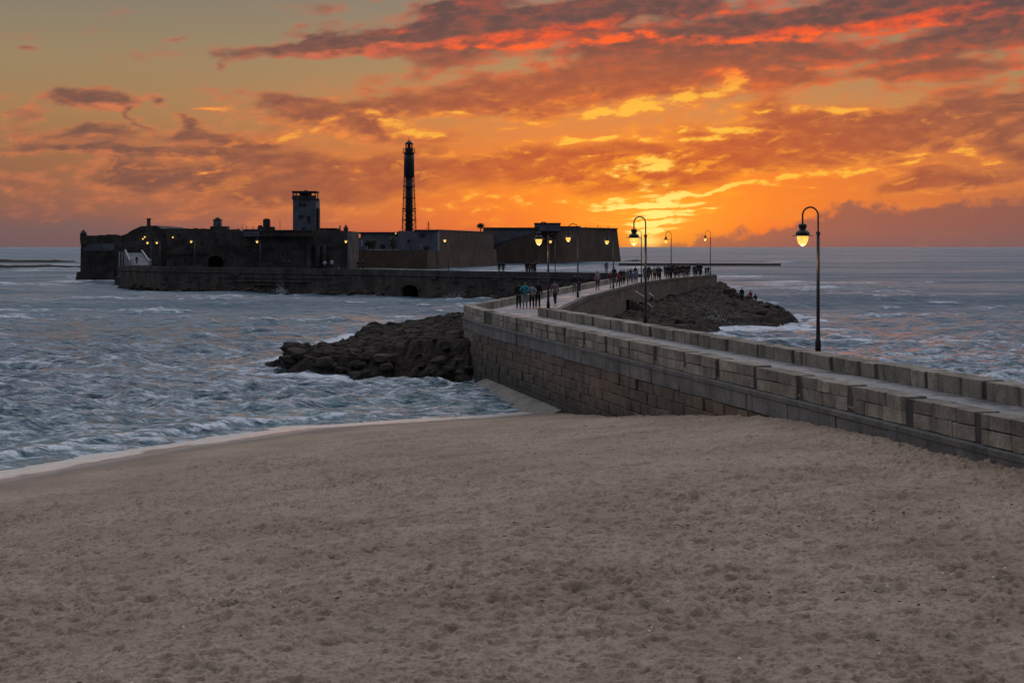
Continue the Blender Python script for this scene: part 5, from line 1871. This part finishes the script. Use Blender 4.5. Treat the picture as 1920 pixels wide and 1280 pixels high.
for (px, py, pose, h_, a, b_, f_), lab in zip(crowd, CLAB):
    px += q.uniform(-1.6, 1.6)
    pd(px, py, pose, q.uniform(-.9, .9), h_, a, b_, q.choice(['dark', 'brown', 'dark']), lab, GC, fem=bool(f_))
# people on the rocks
for px, py, pose, rz, h_, a, b_, lab in ((1383.5, 561, 'sit', -.6, 1.6, 'navy', 'dark', 'person in navy sitting on the rocks left of the standing one'), (1391, 568.5, 'stand', .3, 1.72, 'black', 'black', 'black figure standing upright on the outer rocks'),
                                     (1409, 573, 'sit2', .8, 1.72, 'red', 'dark', 'person in a red top sitting on the outer rocks'), (1417.5, 572, 'sit', .5, 1.62, 'dark', 'dark', 'dark figure sitting right of the red top on the rocks')):
    Y = 172.0
    x = (px - 960) / F * Y
    for _ in range(40):                                   # walk out along the sight line until it meets the rock
        z_ = float(rock_h(np.array([x]), np.array([Y]))[0])
        want = CAMZ - (py - HOR) / F * Y
        if z_ >= want: break
        Y += .3
        x = (px - 960) / F * Y
    person((x, Y, max(z_, 1.0) + .02), pose, rz, h_, a, b_, 'dark', lab, GR)


def p3(px, seg, off, pose, rz, h_, a, b_, lab, **kw):
    A, B = S3N[seg], S3N[seg + 1]
    d = (B - A).normalized()
    n = Vector((d.y, -d.x))
    p = on_line(px, A + n * off, B + n * off)
    person((p.x, p.y, DECK + .004 + kw.pop('dz', 0)), pose, rz, h_, a, b_, 'dark', lab, GF, **kw)


p3(936, 1, 1.4, 'stand', .3, 1.72, 'navy', 'dark', 'left of two dark figures before the pale bay water', dz=.25)
p3(943.5, 1, 1.4, 'stand', -.3, 1.70, 'black', 'black', 'right of two dark figures before the pale bay water', dz=.25)
for i, (px, h_, a, pose) in enumerate(((987, 1.70, 'black', 'stand'), (990.5, 1.78, 'dark', 'turn'), (995, 1.72, 'brown', 'walk'), (999.5, 1.6, 'maroon', 'stand'), (1003.5, 1.74, 'black', 'raise'))):
    p3(px, 1, 1.3 + .3 * (i % 2), pose, .5 - .3 * i, h_, a, 'black', ['leftmost black figure of the five before the pale bay water', 'tall dark figure second left of the five before the bay', 'brown walker in the middle of the five before the bay', 'maroon topped figure fourth of the five before the bay', 'black figure with a raised arm right of the five before the bay'][i], dz=.3)
p3(1137, 1, 2.0, 'stand', .3, 1.85, 'grey', 'grey', 'pale hooded figure beyond the third lamp', dz=.35)
p3(609, 3, 1.3, 'hips', 0, 1.62, 'white', 'black', 'figure in a white top left of the far lamp by the shed', dz=.3)
p3(622.5, 3, 1.3, 'turn', .4, 1.78, 'white', 'dark', 'taller figure in a white top and dark trousers on the far wall', dz=.3)
p3(636, 3, 1.0, 'sit', 1.2, 1.6, 'lightgrey', 'grey', 'pale figure sitting low on the far wall', dz=.05)
p3(672, 3, 1.2, 'walk', .3, 1.78, 'black', 'black', 'black figure right of the far lamp by the shed', dz=.2)
p3(681, 3, 1.2, 'stand', .3, 1.76, 'dark', 'navy', 'dark figure with navy trousers right of the far lamp by the shed', dz=.2)
p3(533.5, 3, 1.3, 'stand', .3, 1.70, 'black', 'black', 'left of two dark figures left of the white topped pair', dz=.25)
p3(541, 3, 1.3, 'stand', -.3, 1.66, 'dark', 'black', 'right of two dark figures left of the white topped pair', dz=.25)
p3(388, 3, 1.2, 'stand', .2, 1.5, 'black', 'black', 'dark figure beside the arched gateway', dz=.1)
for px, py, Y, lab in ((256.5, 495, 314, 'dark figure in the middle of the entrance ramp'), (243.5, 474.6, 329, 'left of two tiny figures at the top of the ramp'), (248, 474.6, 329, 'right of two tiny figures at the top of the ramp'), (274, 480, 325, 'dark figure standing right of the ramp balustrade')):
    p = at(px, py, Y)
    person((p.x, p.y, p.z), 'stand', .2, 1.6, 'navy', 'black', 'dark', lab, GF)

# ------------------------------------------------------------------ small things on the beach, spray
q = random.Random(4)
mb = MB()
k = 0
while k < 170:
    y = 17 + 38 * q.random() ** 1.3
    x = q.uniform(-.36, .36) * y
    a = np.array([x]), np.array([y])
    if float(shore_d(*a)[0]) < 1.5 or float(wall_left_of(*a)[0]) > -.4:
        continue
    z = float(sand_h(*a)[0]) + .045
    s_ = q.uniform(.007, .024)
    mb.box((x, y, z), (s_ * q.uniform(1, 2.2), s_, s_ * .8), q.uniform(0, 3), .6)
    k += 1
tag(mb.build('shell_fragments', M['shell']), 'scattered white shell fragments and litter on the sand', kind='stuff')
mb = MB()
k = 0
lines_ = [(-7.5, 31.0, 5.0, .12), (2.0, 26.5, 6.0, -.1), (7.0, 27.5, 5.0, .05), (-3, 22.3, 4.5, .08), (5.0, 21.0, 4.0, -.06), (-9, 38, 6, .15), (1.0, 40, 7, .1)]
while k < 420:
    if q.random() < .6:
        lx, ly, lw, sl = q.choice(lines_)
        x = lx + q.gauss(0, .5) * lw
        y = ly + sl * (x - lx) + q.gauss(0, .35) + .4 * math.sin(x * .9)
    else:
        y = 17 + 40 * q.random() ** 1.3
        x = q.uniform(-.36, .36) * y
    a = np.array([x]), np.array([y])
    if float(shore_d(*a)[0]) < 3 or float(wall_left_of(*a)[0]) > -.5:
        continue
    z = float(sand_h(*a)[0]) + .03 + .02 * q.random()
    s_ = q.uniform(.008, .026)
    r_ = q.uniform(0, 3)
    mb.box((x, y, z), (s_ * q.uniform(1.2, 4.5), s_ * .8, s_ * .7), r_, .5)
    k += 1
tag(mb.build('seaweed_scraps', M['weed']), 'scraps of dark dried seaweed and grit lying in lines on the sand', kind='stuff')
dw = empty('driftwood', on(1905, 990, 2.95), .1, 'dark driftwood log half buried in sand at the right edge', 'log')
MB().tube([(-.22, 0, .02), (-.05, .02, .075), (.2, -.02, .085), (.55, .03, .06)], [.02, .06, .07, .05], 8).build('log', M['wood'], dw, True, local=True)
MB().tube([(.1, 0, .09), (.2, .05, .15), (.26, .06, .16)], [.025, .018, .008], 6).build('branch_stub', M['wood'], dw, True, local=True)


def spray(name, c, w, d, h_, n, seed, label, lean=0.0):
    q = random.Random(seed)
    mb = MB()
    for _ in range(n):
        u = q.gauss(0, .42)
        zz_ = h_ * abs(q.gauss(0, .42)) * math.exp(-u * u * 1.2)
        s_ = q.uniform(.012, .05) * (1.25 - .7 * min(1, zz_ / h_))
        x, y = c[0] + u * w + lean * zz_, c[1] + q.gauss(0, .4) * d
        p = Vector((x, y, c[2] + zz_))
        e_ = [Vector((q.gauss(0, 1), q.gauss(0, 1), q.gauss(0, 1))).normalized() * s_ for _ in range(2)]
        f_ = e_[0].cross(e_[1]).normalized() * s_
        mb.poly([p - e_[0], p + e_[0] * .6, p + e_[1], p + f_], [(0, 1, 2), (0, 3, 1), (1, 3, 2), (2, 3, 0)])
    return tag(mb.build(name, M['foam']), label, kind='stuff')


spray('sea_spray', (at(1346, 612, 146).x, 146, .3), 1.3, 1.0, 2.8, 420, 1, 'white spray bursting by the right rock outcrop', -.25)
spray('sea_spray', (at(1385, 620, 144).x, 144, .0), 3.2, 1.5, 1.0, 700, 2, 'white surge washing round the right rock outcrop')
spray('sea_spray', (at(527, 549, 262).x, 262, .0), 1.4, 1.2, 2.2, 900, 3, 'small wave burst against the far sea wall')
spray('sea_spray', (at(858, 560, 232).x, 232, .0), 2.4, 1.0, 1.8, 800, 4, 'spray at the corner of the far sea wall')
